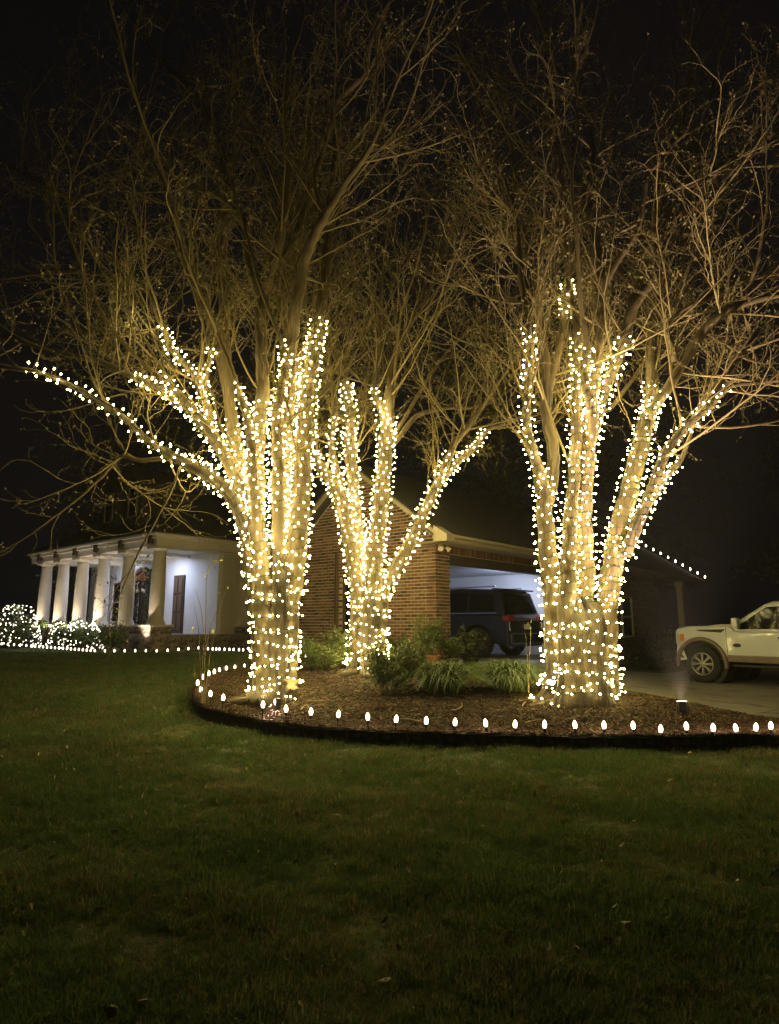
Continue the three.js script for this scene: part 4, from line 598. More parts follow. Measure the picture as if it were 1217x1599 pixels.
{
  const r = rng(9);
  const front = [[382, 1040], [367, 1041.7], [354, 1043.5], [343, 1046], [335, 1048.5], [326.5, 1051.5], [317, 1057], [309, 1066], [314, 1076], [329, 1083], [349, 1089], [376, 1096], [411, 1100], [447, 1106.7], [486, 1111], [529, 1115], [574.5, 1119], [619, 1122.5], [666, 1125], [711, 1127.4], [758.5, 1129], [804.6, 1130.6], [850.7, 1131], [898, 1131.6], [943.5, 1132], [989, 1132.5], [1032, 1138], [1072, 1133.6], [1114, 1136], [1149, 1136.5], [1180.7, 1135.4], [1204, 1133], [1224, 1131]];
  const ec = edgeCurve.getSpacedPoints(400);
  front.forEach(([px, py], k) => {
    let best = 9, d0 = 9; for (const e of ec) { const v = P(px, py, -e.z), s = Math.abs(v.x - e.x) + (k < 9 ? Math.abs(v.y - e.y - 0.3) * 1.5 : 0); if (s < best) { best = s; d0 = -e.z; } }
    const q = P(px, py, d0 + (k < 8 ? -0.02 : 0.07));
    const where = k < 8 ? `on the left curve of the edging, ${ord(8 - k)} behind its tip` : `on the front edging, ${ord(k - 7)} from its left tip`;
    const t = stakeLight(q, `stake light ${where}`, 'stake lights round the tree bed', M.stakeBulb, 0.84, [(r() - .5) * 0.12, (r() - .5) * 0.2]);
    if (k > 8 && k % 4 === 0) { const l = new THREE.PointLight(lin(1, 0.72, 0.5), 0.05); l.name = 'stake_lamp_light'; l.castShadow = true; l.shadow.radius = 1.4; t.add(l); }
  });
  const far = []; for (let x = 3; x < 52; x += 9.6) far.push([x, 1005 + x * 0.07]); for (let x = 49; x < 150; x += 6.2) far.push([x, 1008.6 + (x - 49) * 0.075]);
  for (const x of [164, 179, 195, 211.5, 228, 245, 262, 279, 294.5, 310.5]) far.push([x, 1016.8 - Math.max(0, x - 245) * 0.08]); for (const x of [325, 332.5, 338, 343, 351, 358.5, 365, 373.5, 380, 390]) far.push([x, 1013 + (x - 325) * 0.03]);
  for (const x of [458, 466, 478, 489, 498, 510, 520, 533]) far.push([x, 1023 + 1.5 * Math.sin(x)]);
  far.forEach(([px, py], k) => { const d = px < 150 ? 25 - px * 0.026 : px < 400 ? 21 : 15.6; const q = P(px, py, d), lo = elev(q.x, q.z) + 0.1; if (q.y < lo) q.y = lo; stakeLight(q, px < 400 ? `small glowing stake light in the long row before the porch, ${ord(k + 1)} from the left` : `small glowing stake light behind the shrubs at the gable, ${ord(k - far.length + 9)} from the left`, 'stake lights before the house', M.farBulb, px < 400 ? 0.85 : 0.75, [(r() - .5) * 0.1, (r() - .5) * 0.1]); });
}
{ // bulbs clipped along the hip of the roof
  const g = thing('roof_string_light', 'row of clear glowing bulbs running down the far right roof edge', 'string lights', H(20.35, 3.5, 0.45), HA), n = 20, w = new MB(), A = V(0, 0, 0), B = V(-4.8, 4.8 * 0.741, -4.8), pts = [];
  for (let k = 0; k <= n; k++) { const q = A.clone().lerp(B, (k + 0.15) / n); q.y += 0.02; pts.push(q); const b = part('bulb', stakeBulbGeo, M.roofBulb, g); b.position.copy(q).add(V(0, 0.08, 0)); b.scale.setScalar(1.05); }
  w.tube(pts, pts.map(() => 0.008), 5); part('wire', w.geo(), M.wire, g);
}

// ------------------------------------------------------------------ spotlights on spikes
function spike(q, label, aim, col, I, angle, pen, lens, size = 1, group) { // housing points at aim
  const t = thing('spike_spotlight', label, 'spotlight', q, 0, group), d = aim.clone().sub(q).normalize(), hd = new THREE.Object3D(); hd.lookAt(d);
  const head = new THREE.LatheGeometry([[0.001, -0.075], [0.03, -0.072], [0.045, -0.05], [0.05, 0.0], [0.058, 0.055], [0.062, 0.07], [0.056, 0.07], [0.05, 0.04]].map(([a, b]) => new THREE.Vector2(a * size, b * size)), 22).rotateX(Math.PI / 2).applyQuaternion(hd.quaternion);
  part('housing', head, M.darkMetal, t);
  part('lens', new THREE.CylinderGeometry(0.049 * size, 0.049 * size, 0.006, 20).rotateX(Math.PI / 2).translate(0, 0, 0.046 * size).applyQuaternion(hd.quaternion), glow(col.r, col.g, col.b, lens), t);
  part('spike', merge([cyl(0.014, 0.012, 0.18, 10).translate(0, -0.11, 0), cyl(0.012, 0.002, 0.14, 8).translate(0, -0.27, 0)]), M.blackPlastic, t);
  if (group === 'x') { delete t.userData.group; part('glowing_rim', new THREE.TorusGeometry(0.058 * size, 0.007, 8, 26).translate(0, 0, 0.072 * size).applyQuaternion(hd.quaternion), glow(col.r, col.g, col.b, 1.3), t); part('yoke', merge([rbx(-0.1, -0.086, -0.12, 0.03, -0.014, 0.014, 0.004), rbx(0.086, 0.1, -0.12, 0.03, -0.014, 0.014, 0.004), rbx(-0.1, 0.1, -0.132, -0.12, -0.014, 0.014, 0.004)]).scale(0.72, 0.72, 0.72), M.darkMetal, t); }
  const s = new THREE.SpotLight(col, I, 0, angle, pen); s.name = 'spot_lamp_light'; s.position.copy(d).multiplyScalar(0.06 * size); s.target.position.copy(d).multiplyScalar(2); s.castShadow = true; s.shadow.radius = 1.6; t.add(s, s.target);
  return t;
}
spike(P(1066, 1104, 8.55), 'spotlight on a black spike at the right corner of the bed', P(985, 420, 10.0), lin(1, 0.7, 0.46), 80, 0.62, 0.9, 3, 0.95, 'x');
spike(P(859, 1071, 9.75), 'white glowing spotlight at the left foot of the thickest tree', P(900, 900, 8.6), lin(1, 0.85, 0.6), 1.6, 0.9, 0.9, 25, 1.1);
{ // pale broken root at the foot of the left tree
  const q = P(453, 1090, 9.45), t = part('root_stump', poly([[-0.13, 0.16], [-0.05, 0.18], [-0.02, 0.25], [0.04, 0.2], [0.12, 0.21], [0.09, 0.13], [0.06, 0.09], [0.11, 0.02], [0.05, -0.04], [-0.01, -0.03], [-0.05, -0.06], [-0.07, 0.02], [-0.05, 0.1]], 0.05, 0.02), M.paleWood, scene);
  t.position.copy(q); t.rotation.set(-1.0, 0.25, 0.1); t.position.y += 0.09; tag(t, 'pale star shaped broken root stump at the foot of the left tree', 'stump');
}
{ // low box flood at the foot of the left tree, pointing at the mulch
  const q = P(434, 1090, 9.42); q.y = elev(q.x, q.z) + 0.3;
  const t = thing('box_floodlight', 'low black box floodlight at the foot of the left tree', 'floodlight', q, -1.25); t.rotation.set(0.0, -1.25, 0.05); t.scale.setScalar(0.8);
  part('housing', rbx(-0.1, 0.1, -0.07, 0.06, -0.05, 0.05, 0.012), M.darkMetal, t); part('lens', bx(-0.085, 0.085, -0.05, 0.045, 0.0505, 0.054), glow(1, 0.75, 0.62, 0.5), t); part('bracket', merge([bx(-0.115, -0.102, -0.16, 0.02, -0.012, 0.012), bx(0.102, 0.115, -0.16, 0.02, -0.012, 0.012), bx(-0.115, 0.115, -0.17, -0.158, -0.012, 0.012)]), M.darkMetal, t);
  const s = new THREE.SpotLight(lin(1, 0.62, 0.48), 9, 0, 0.6, 0.9); s.name = 'flood_lamp_light'; s.position.set(0, 0, 0.06); const a = P(395, 1101, 9.1); a.y = elev(a.x, a.z) + 0.2; s.target.position.copy(t.worldToLocal(a)); s.castShadow = true; t.updateMatrixWorld(); s.target.position.copy(t.worldToLocal(a)); t.add(s, s.target);
}
for (const [k, z] of [[4, -11.93], [3, -15.98], [2, -17.78], [1, -19.58], [0, -21.28]]) { const q = H(-0.75, 0.86, z + (k === 4 ? 0.25 : 0.3)); q.y = elev(q.x, q.z) + (k === 4 ? 0.3 : 0.62); spike(q, 'small uplight on a spike below the ' + ['farthest', 'second farthest', 'third farthest', 'fourth farthest', 'nearest corner'][k] + ' porch column', H(0.0, 2.4, z), lin(1, 0.85, 0.66), k === 3 ? 5 : 3.2, 0.75, 0.9, 10, 0.8, 'uplights below the porch columns'); }

// ------------------------------------------------------------------ shrubs, grasses, pots
const GREEN = { light: [[0.12, 0.17, 0.045], [0.15, 0.19, 0.06], [0.08, 0.12, 0.03]], mid: [[0.085, 0.12, 0.03], [0.12, 0.145, 0.045], [0.06, 0.09, 0.025]], dark: [[0.025, 0.045, 0.014], [0.035, 0.055, 0.02], [0.02, 0.035, 0.012]] };
M.stem = std({ color: lin(0.12, 0.085, 0.05), roughness: 0.9 });
function shrub(name, label, q, R, h, n, cols, size, sd, group, squash = 1) {
  const t = thing(name, label, name.replace(/_/g, ' ').replace('feathery ', ''), q, 0, group), r = rng(sd), m = new MB(), tips = [];
  const ns = Math.round(14 + R * 14);
  for (let k = 0; k < ns; k++) { // stems fan out of the ground and branch twice
    const a = r() * 6.28, e = 0.25 + 0.75 * Math.sqrt(r()), pts = [V(Math.cos(a) * R * .12, 0, Math.sin(a) * R * .12)], bump = 0.82 + 0.3 * simplex.noise(a * 0.9 + sd, e * 2);
    const end = V(Math.cos(a) * R * e * bump, h * Math.sqrt(Math.max(0.06, 1 - e * e * 0.82)) * bump, Math.sin(a) * R * e * bump * squash);
    for (let s = 1; s <= 5; s++) pts.push(pts[0].clone().lerp(end, s / 5).add(V((r() - .5) * .07, 0.05 * Math.sin(s / 5 * 3.1) * h, (r() - .5) * .07)));
    m.tube(pts, pts.map((_, i) => 0.008 * (1 - i / 7)), 4, 0, 1, false);
    for (let s = 2; s <= 5; s++) for (let b = 0; b < 4; b++) { const d = V(r() - .5, r() - .2, r() - .5).normalize().multiplyScalar(R * 0.3), p1 = pts[s].clone().add(d); m.tube([pts[s], pts[s].clone().lerp(p1, .5).add(V(0, .02, 0)), p1], [0.004, 0.003, 0.0015], 3, 0, 1, false); tips.push([pts[s], p1]); }
  }
  part('stems', m.geo(), M.stem, t, 'stuff');
  const pts = []; for (let k = 0; k < n; k++) { const [a, b] = tips[Math.floor(r() * tips.length)]; pts.push(a.clone().lerp(b, 0.3 + 0.85 * r()).add(V((r() - .5), (r() - .5), (r() - .5)).multiplyScalar(0.12 * R + size))); }
  t.add(leafMesh('foliage', pts, M.leaf, r, size, cols));
  return t;
}
function clump(label, q, R, h, n, sd, group) { // arching strap leaves
  const t = thing('liriope_clump', label, 'grass clump', q, 0, group), r = rng(sd), ms = [new MB(), new MB(), new MB()];
  for (let k = 0; k < n; k++) {
    const a = r() * 6.28, reach = R * (0.35 + 0.75 * r()), hh = h * (0.75 + 0.4 * r()), b = V(Math.cos(a + 1.57), 0, Math.sin(a + 1.57)), o = V((r() - .5) * R * .5, 0, (r() - .5) * R * .5), w = 0.007 + 0.004 * r(); let prev = null;
    for (let s = 0; s <= 6; s++) { const u = s / 6, q2 = o.clone().add(V(Math.cos(a) * reach * u * (0.4 + 0.6 * u), hh * (1.9 * u - 1.35 * u * u * (0.75 + 0.4 * (reach / R))), Math.sin(a) * reach * u * (0.4 + 0.6 * u))); if (q2.y < 0.01) q2.y = 0.01; const ww = w * (1 - u * u * 0.92), l = q2.clone().addScaledVector(b, ww), rr = q2.clone().addScaledVector(b, -ww); if (prev) ms[k % 3].tri([prev[0], prev[1], rr, l]); prev = [l, rr]; }
  }
  ms.forEach((m, i) => part('blades', m.geo(), [std({ color: lin(0.09, 0.14, 0.04), side: THREE.DoubleSide, roughness: 0.55 }), std({ color: lin(0.15, 0.19, 0.06), side: THREE.DoubleSide, roughness: 0.55 }), std({ color: lin(0.055, 0.09, 0.03), side: THREE.DoubleSide, roughness: 0.55 })][i], t, 'stuff'));
}
const on = (px, py, dh = 0.15) => { const q = Gd(px, py, dh); return q; };
shrub('boxwood_shrub', 'rounded light green shrub between the left tree and middle tree', on(508, 1053), 0.62, 0.8, 7000, GREEN.light, 0.042, 3);
shrub('feathery_shrub', 'loose feathery green shrub at the front of the middle tree', on(606, 1090), 0.62, 0.9, 5600, GREEN.mid, 0.05, 4);
shrub('feathery_shrub', 'smaller feathery shrub hiding the foot of the middle tree on its right', on(640, 1056), 0.5, 0.75, 3600, GREEN.mid, 0.048, 6);
shrub('low_shrub', 'low yellow green shrub at the left foot of the middle tree', on(548, 1050), 0.26, 0.62, 1300, [[0.2, 0.22, 0.06], [0.13, 0.16, 0.045]], 0.05, 7);
for (const [k, px, py, R] of [[0, 455, 1020, 0.6], [1, 520, 1008, 0.7], [2, 625, 1012, 0.6]]) shrub('hedge_shrub', 'dark low shrub against the brick gable, ' + ['behind the left trunk', 'left of the middle tree', 'right of the middle tree'][k], P(px, py, [16.4, 15.6, 14.7][k]).setY(0.42), R, 0.85, 3000, GREEN.dark, 0.055, 40 + k);
clump('dense strappy grass clump left of the pair, next to the terracotta pot', on(692, 1089), 0.95, 0.72, 1050, 8);
clump('dense strappy grass clump on the right of the pair, beside the thickest tree', on(796, 1086), 0.92, 0.7, 1000, 10);
clump('small strappy grass clump squeezed behind the two larger clumps', on(742, 1064), 0.45, 0.45, 260, 12);
function potted(label, q, R, h, mat, cols, leafN, pr, sd, name = 'potted_plant') {
  const t = shrub(name, label, q.clone(), R, h, leafN, cols, 0.05, sd); t.userData.category = 'potted plant';
  t.children.forEach((c) => { c.position.y = pr * 1.25; });
  part('pot', new THREE.LatheGeometry([[0.001, 0], [pr * 0.68, 0], [pr * 0.95, pr * 1.15], [pr * 1.06, pr * 1.17], [pr * 1.06, pr * 1.42], [pr * 0.95, pr * 1.42], [pr * 0.9, pr * 1.2], [0.001, pr * 1.2]].map(([a, b]) => new THREE.Vector2(a, b)), 28), mat, t);
  return t;
}
potted('bushy plant in a terracotta pot at the foot of the brick pier', P(672, 1031, 13.7).setY(0.55), 0.42, 0.85, M.terracotta, GREEN.mid, 3400, 0.2, 13);
potted('dark green plant in a dull pot right of the terracotta pot', P(707, 1031, 13.9).setY(0.52), 0.28, 0.5, M.darkPot, GREEN.mid, 1500, 0.17, 14);
potted('tall dark bush in a black pot standing before the open garage', P(735, 1034, 14.2).setY(0.5), 0.36, 0.68, M.blackPlastic, GREEN.dark, 2600, 0.18, 15);
function sapling(label, q, stems, leaves, sd) {
  const t = thing('sapling', label, 'sapling', q), r = rng(sd);
  for (const s of stems) { const m = new MB(), c = new THREE.CatmullRomCurve3(s.map(([px, py]) => P(px, py, -q.z + (r() - .5) * .1).sub(q))), n = 20, pts = c.getPoints(n); m.tube(pts, pts.map((_, k) => 0.0085 * (1 - k / n * 0.75)), 6, 0.1, 9); part('stem', m.geo(), M.twig, t); }
  for (const [px, py] of leaves) { const l = part('leaf', leafGeo, std({ color: lin(0.42, 0.4, 0.08), side: THREE.DoubleSide, roughness: 0.5 }), t); l.position.copy(P(px, py, -q.z).sub(q)); l.rotation.set(r() * 6, r() * 6, r() * 6); l.scale.set(0.045, 0.075, 0.045); }
}
{ const q = P(318, 1096, 9.75);
  sapling('bare many stemmed sapling with a few yellow leaves at the left tip of the bed', q, [[[318, 1098], [320, 1020], [322, 960], [323, 905], [330, 868]], [[316, 1098], [312, 1030], [310, 980], [303, 945]], [[320, 1098], [327, 1030], [336, 990], [345, 950], [352, 915]], [[314, 1098], [316, 1040], [318, 990], [314, 950], [305, 920]], [[322, 1010], [332, 970], [342, 948]], [[323, 905], [330, 880], [346, 876]], [[306, 1055], [303, 1040], [306, 1025]]],
    [[333, 878], [335, 884], [347, 876], [322, 899], [325, 897], [345, 920], [343, 924], [356, 915], [351, 927], [340, 926], [297, 961], [302, 982], [300, 981], [331, 988], [333, 990], [312, 904], [301, 1053], [305, 1050]], 16);
  sapling('thin upright sapling with a bright yellow tuft between grass clump and trunk', P(826, 1082, 10.2), [[[826, 1082], [827, 1030], [829, 985], [828, 976]], [[825, 1080], [823, 1020], [820, 985]]], [[824, 975], [829, 973], [832, 979], [827, 980]], 17); }
{ // shrubs netted in lights by the porch
  for (const [k, q, R, h, n] of [[0, P(26, 990, 25.5), 0.8, 1.5, 200], [1, P(131, 990, 23), 0.6, 0.9, 140], [2, P(101, 990, 24), 0.52, 0.9, 120]]) {
    q.y = elev(q.x, q.z); const r = rng(60 + k), name = ['at the far left of the porch', 'below the middle porch columns', 'left of centre below the porch columns'][k];
    shrub('rounded_shrub', 'rounded green shrub covered with white net lights ' + name, q, R, h, 4200, GREEN.mid, 0.07, 61 + k);
    const t = thing('net_lights', 'white net lights spread over the shrub ' + name, 'net lights', q), w = new MB(); let prev = null;
    for (let i = 0; i < n; i++) { const a = Math.PI * 0.1 + r() * 6.28, e = 0.97 * r(), f = 1.04 + 0.08 * r(), v = V(Math.cos(a) * R * f * Math.sqrt(1 - e * e * 0.9), 0, Math.sin(a) * R * f * Math.sqrt(1 - e * e * 0.9)); v.y = h * f * e + 0.1; const b = part('bulb', bulbGeo, M.netBulb, t); b.position.copy(v); b.scale.setScalar(0.018 * (0.8 + 0.4 * r())); if (prev && i % 2) w.tube([prev, prev.clone().lerp(v, 0.5).add(V(0, 0.03, 0)), v], [0.003, 0.003, 0.003], 3, 0, 1, false); if (!prev || v.distanceTo(prev) > 0.9) prev = v; }
    part('wire', w.geo(), M.wire, t); const l = new THREE.PointLight(lin(1, 0.93, 0.75), 0.5); l.name = 'net_lamp_light'; l.position.set(0.2, h * 1.25, 0.3); l.shadow.radius = 8; l.castShadow = true; t.add(l);
  }
  const q = (x, z) => { const v = H(x, 0, z); v.y = elev(v.x, v.z); return v; };
  shrub('rounded_shrub', 'unlit dark shrub between the net lights and corner pedestal', q(-1.15, -14.9), 0.75, 0.95, 3600, GREEN.dark, 0.07, 70);
  shrub('low_shrub', 'unlit light green shrub against the corner pedestal of the porch', q(-0.9, -13.3), 0.55, 0.95, 2600, GREEN.light, 0.08, 71);
  shrub('low_shrub', 'reddish brown low shrub between the two netted shrubs', q(-1.7, -20.4), 0.6, 0.55, 2000, [[0.16, 0.08, 0.04], [0.1, 0.06, 0.03]], 0.07, 72);
  for (const [k, z] of [[0, -17.9], [1, -19.7]]) { // clipped balls in urns before two columns
    const v = H(-0.62, 1.1, z), t = thing('topiary_urn', 'small clipped ball plant in a dark urn before the ' + ['third', 'second'][k] + ' column from the left', 'potted plant', v), r = rng(80 + k);
    part('urn', new THREE.LatheGeometry([[0.001, -0.9], [0.16, -0.9], [0.15, -0.82], [0.06, -0.72], [0.06, -0.6], [0.2, -0.4], [0.24, -0.2], [0.21, -0.19], [0.001, -0.25]].map(([a, b]) => new THREE.Vector2(a, b + 0.25)), 24), M.stone, t);
    const pts = []; for (let i = 0; i < 1500; i++) { const d = V(r() - .5, r() - .5, r() - .5).normalize().multiplyScalar(0.24 * (0.75 + 0.25 * r())); d.y += 0.3; pts.push(d); } t.add(leafMesh('foliage', pts, M.leaf, r, 0.05, GREEN.light));
  }
  { // garland round the entrance with a red bow
    const o = H(2.3, 1.11, -17.0), t = thing('door_garland', 'dark green garland with red flowers arched round the porch entrance', 'garland', o, HA), r = rng(90), pts = [], red = [], gold = new MB();
    for (let i = 0; i < 3600; i++) { const u = r(), s = u < 0.38 ? [-0.62, u / 0.38 * 2.35] : u > 0.62 ? [0.62, (1 - u) / 0.38 * 2.35] : [-0.62 + (u - 0.38) / 0.24 * 1.24, 2.35 + 0.22 * Math.sin((u - .38) / .24 * 3.14)]; pts.push(V((r() - .5) * .28 - 0.08, s[1] + (r() - .5) * .26, s[0] + (r() - .5) * .3)); }
    t.add(leafMesh('foliage', pts, M.leaf, r, 0.11, GREEN.dark));
    for (let i = 0; i < 130; i++) red.push(V(-0.2 - r() * .14, 2.3 + (r() - .5) * .34 + 0.12 * Math.sin(i), (r() - .5) * 1.0)); t.add(leafMesh('flowers', red, M.leaf, r, 0.16, [[0.24, 0.03, 0.025], [0.16, 0.02, 0.02], [0.3, 0.12, 0.06]]));
  }
  // low dark shrubs at the far right of the house
  for (const [k, px, d, R, h] of [[0, 985, 24, 0.8, 1.1], [1, 1012, 24.6, 0.8, 1.0], [2, 1036, 24, 0.9, 0.9], [3, 1006, 20.5, 0.7, 0.6]]) { const v = P(px, 1000, d); v.y = elev(v.x, v.z); shrub('hedge_shrub', 'dim dark shrub below the far right eave, ' + ['nearest the thick trunk', 'in the middle of the row', 'nearest the white truck', 'low one in front of the row'][k], v, R, h, 2200, GREEN.dark, 0.08, 100 + k); }
}
{ // sticks lying on the mulch
  const r = rng(19); const list = [[[705, 1113], [715, 1111], [722, 1104], [716, 1098], [707, 1099]], [[815, 1107], [822, 1099], [832, 1096]], [[832, 1099], [845, 1096], [862, 1094]], [[660, 1131], [640, 1127], [625, 1126]], [[465, 1078], [490, 1080], [520, 1083]], [[470, 1112], [478, 1104], [484, 1110]], [[820, 1133], [835, 1129], [850, 1127]], [[922, 1143], [930, 1148], [936, 1150]], [[480, 1098], [500, 1098], [510, 1096]], [[385, 1066], [365, 1067], [355, 1070]]];
  list.forEach((s, k) => { const pts = s.map(([x, y]) => { const v = on(x, y, 0.2); v.y += 0.03; return v; }), o = pts[0].clone(), c = new THREE.CatmullRomCurve3(pts.map((v) => v.clone().sub(o))), q = c.getPoints(14), m = new MB(); m.tube(q, q.map((_, i) => 0.011 * (1 - i / 22)), 6, 0.2, 8); const t = part('fallen_stick', m.geo(), M.twig, scene); t.position.copy(o); tag(t, 'pale bare stick on the mulch, ' + ['curled like a hook before the two grass clumps', 'short bent one left of the thickest tree', 'straight one touching the thickest tree', 'thin one before the feathery shrub', 'long one right of the left tree', 'small forked one right of the box floodlight', 'slanted one by the edging under the thickest tree', 'short one by the right front edging', 'flat one between left tree and front stakes', 'beside the roots on the left of the left tree'][k], 'stick'); });
}

// ------------------------------------------------------------------ lawn grass and fallen leaves
{
  const r = rng(23), mb = new MB(); // one tuft: a few bent blades
  for (let k = 0; k < 9; k++) { const a = r() * 6.28, l = 0.55 + 0.6 * r(), x = (r() - .5) * 1.2, z = (r() - .5) * 1.2, w = 0.042, bx_ = Math.cos(a) * l * .6, bz = Math.sin(a) * l * .6, p = V(-Math.sin(a) * w, 0, Math.cos(a) * w), o = V(x, -.05, z), m = V(x + bx_ * .35, l * .6, z + bz * .35), e = V(x + bx_, l * (0.75 + .25 * r()), z + bz); mb.tri([o.clone().sub(p), o.clone().add(p), m.clone().addScaledVector(p, .7), m.clone().addScaledVector(p, -.7)]); mb.tri([m.clone().addScaledVector(p, -.7), m.clone().addScaledVector(p, .7), e]); }
  const N = 120000, im = new THREE.InstancedMesh(mb.geo(), new THREE.MeshPhysicalMaterial({ color: 0xffffff, side: THREE.DoubleSide, roughness: 1, transmission: 0.4, thickness: 0 }), N), o = new THREE.Object3D(), c = new THREE.Color(), ec = edgeCurve.getSpacedPoints(300); let m = 0;
  const bedFront = (x) => { let b = -99; for (const e of ec) if (Math.abs(e.x - x) < 0.12 && e.z > b) b = e.z; return b; }, cache = {};
  const bf = (x) => { const k = Math.round(x * 8); return cache[k] ?? (cache[k] = bedFront(k / 8)); };
  for (let k = 0; k < N * 1.6 && m < N; k++) {
    const d = 1.7 + 20 * r() ** 1.9, x = (r() * 2 - 1) * (d * 0.66 + 0.6), z = -d; if (x > 3.4 && d > 9) continue; if (z < bf(x) + 0.03 && x > -3.0) { if (x < 4.4 || d > 7.6) continue; }
    const pt = simplex.noise(x * 0.8, z * 0.8) + 0.5 * simplex.noise(x * 2.6, z * 2.6); if (pt < -0.75 && r() < 0.35) continue;
    const s = (0.024 + 0.024 * r()) * (1 + d * 0.06) * (1 + 0.35 * pt); o.position.set(x, elev(x, z) + 0.005, z); o.rotation.set((r() - .5) * .5, r() * 6.28, (r() - .5) * .5); o.scale.set(s, s * (0.8 + 0.5 * r()), s); o.updateMatrix(); im.setMatrixAt(m, o.matrix);
    const t = 0.7 + 0.6 * r(), dry = r() < 0.2 + 0.2 * simplex.noise(x * .5 + 9, z * .5); im.setColorAt(m++, dry ? c.setRGB(0.24 * t, 0.2 * t, 0.09 * t) : c.setRGB(0.105 * t, 0.17 * t, 0.035 * t));
  }
  im.count = m; im.name = 'lawn_grass'; shade(im); scene.add(im); tag(im, 'short patchy green lawn grass before the tree bed', 'grass', null, 'stuff');
  const L = []; for (let k = 0; k < 900; k++) { const d = 2 + 12 * r() ** 1.1, x = (r() * 2 - 1) * d * 0.62; if (-d < bf(x) && x > -3) continue; if (x > 3.4 && d > 8) continue; L.push(V(x, elev(x, -d) + 0.03, -d)); }
  const fl = leafMesh('fallen_leaves', L, M.leaf, r, 0.048, [[0.3, 0.22, 0.12], [0.22, 0.13, 0.06], [0.36, 0.3, 0.18]]); scene.add(fl); tag(fl, 'small pale fallen leaves scattered over the lawn', 'leaves', null, 'stuff');
}

// ------------------------------------------------------------------ vehicles
M.blackPaint = new THREE.MeshPhysicalMaterial({ color: lin(0.006, 0.007, 0.01), roughness: 0.3, metalness: 0, clearcoat: 1, clearcoatRoughness: 0.04 });
M.whitePaint = new THREE.MeshPhysicalMaterial({ color: lin(0.6, 0.63, 0.68), roughness: 0.3, clearcoat: 1, clearcoatRoughness: 0.05 });
M.tanPaint = new THREE.MeshPhysicalMaterial({ color: lin(0.16, 0.12, 0.085), roughness: 0.4, clearcoat: 0.6, clearcoatRoughness: 0.1 });
M.chrome = std({ color: lin(0.75, 0.75, 0.76), roughness: 0.15, metalness: 1 });
M.alloy = std({ color: lin(0.55, 0.54, 0.52), roughness: 0.3, metalness: 0.9 });
M.rubber = std({ color: lin(0.018, 0.018, 0.018), roughness: 0.85 });
M.redLens = new THREE.MeshPhysicalMaterial({ color: lin(0.3, 0.02, 0.015), roughness: 0.12, clearcoat: 1 });
M.orangeLens = new THREE.MeshPhysicalMaterial({ color: lin(0.6, 0.2, 0.05), roughness: 0.15, clearcoat: 1 });
M.clearLens = new THREE.MeshPhysicalMaterial({ color: lin(0.16, 0.18, 0.22), roughness: 0.08, clearcoat: 1, metalness: 0.3 });
const arc = (cx, cy, R, a0, a1, n) => Array.from({ length: n + 1 }, (_, k) => [cx + R * Math.cos(lerp(a0, a1, k / n)), cy + R * Math.sin(lerp(a0, a1, k / n))]);
// side outline extruded across the width, upper part drawn in towards the roof; z runs across the car
function body(pts, W, bevel, tuck) {
  const g = poly(pts, W - 2 * bevel, bevel).translate(0, 0, -W / 2 + bevel), p = g.attributes.position;
  if (tuck) for (let i = 0; i < p.count; i++) { const y = p.getY(i), k = 1 - Math.max(0, y - tuck[0]) * tuck[1]; p.setZ(i, p.getZ(i) * k); }
  g.computeVertexNormals(); return boxUV(g);
}
function wheel(parent, x, z, R, W, spokes, side) {
  const t = new THREE.Group(); t.name = 'wheel'; t.position.set(x, R, z); parent.add(t); const r0 = R * 0.6;
  const ty = part('tyre', new THREE.LatheGeometry([[r0, -W / 2 + .02], [R * .8, -W / 2], [R * .95, -W / 2 + .015], [R, -W / 2 + .05], [R, W / 2 - .05], [R * .95, W / 2 - .015], [R * .8, W / 2], [r0, W / 2 - .02]].map(([a, b]) => new THREE.Vector2(a, b)), 40).rotateX(Math.PI / 2), M.rubber, t);
  const tr = []; for (let k = 0; k < 36; k++) { const a = k / 36 * 6.283; for (const s of [-1, 1]) tr.push(new THREE.BoxGeometry(0.03, 0.018, W * 0.4).rotateY(0.35 * s).translate(0, R + 0.004, s * W * 0.22).rotateZ(a + s * 0.05)); } void ty;
  part('tread', merge(tr), M.rubber, t);
  const rim = [new THREE.LatheGeometry([[r0 * .93, -W * .3], [r0 * 1.02, W * .42], [r0 * 1.02, W * .47], [r0 * .94, W * .46], [r0 * .9, W * .3], [r0 * .86, -W * .3]].map(([a, b]) => new THREE.Vector2(a, b)), 40).rotateX(Math.PI / 2), new THREE.LatheGeometry([[0.001, W * .42], [r0 * .2, W * .41], [r0 * .24, W * .34], [r0 * .24, W * .1]].map(([a, b]) => new THREE.Vector2(a, b)), 20).rotateX(Math.PI / 2)];
  for (let k = 0; k < spokes; k++) for (const s of [-0.09, 0.09]) rim.push(new THREE.BoxGeometry(r0 * 0.085, r0 * 0.82, 0.03).translate(0, r0 * 0.53, W * .36).rotateZ(k / spokes * 6.283 + s));
  const rg = part('rim', merge(rim), spokes === 6 ? M.darkMetal : M.alloy, t); part('brake_disc', cyl(r0 * 0.7, r0 * 0.7, 0.02, 24).rotateX(Math.PI / 2).translate(0, 0, W * .1), M.darkMetal, t); void rg;
  if (side < 0) t.rotation.y = Math.PI;
  return t;
}
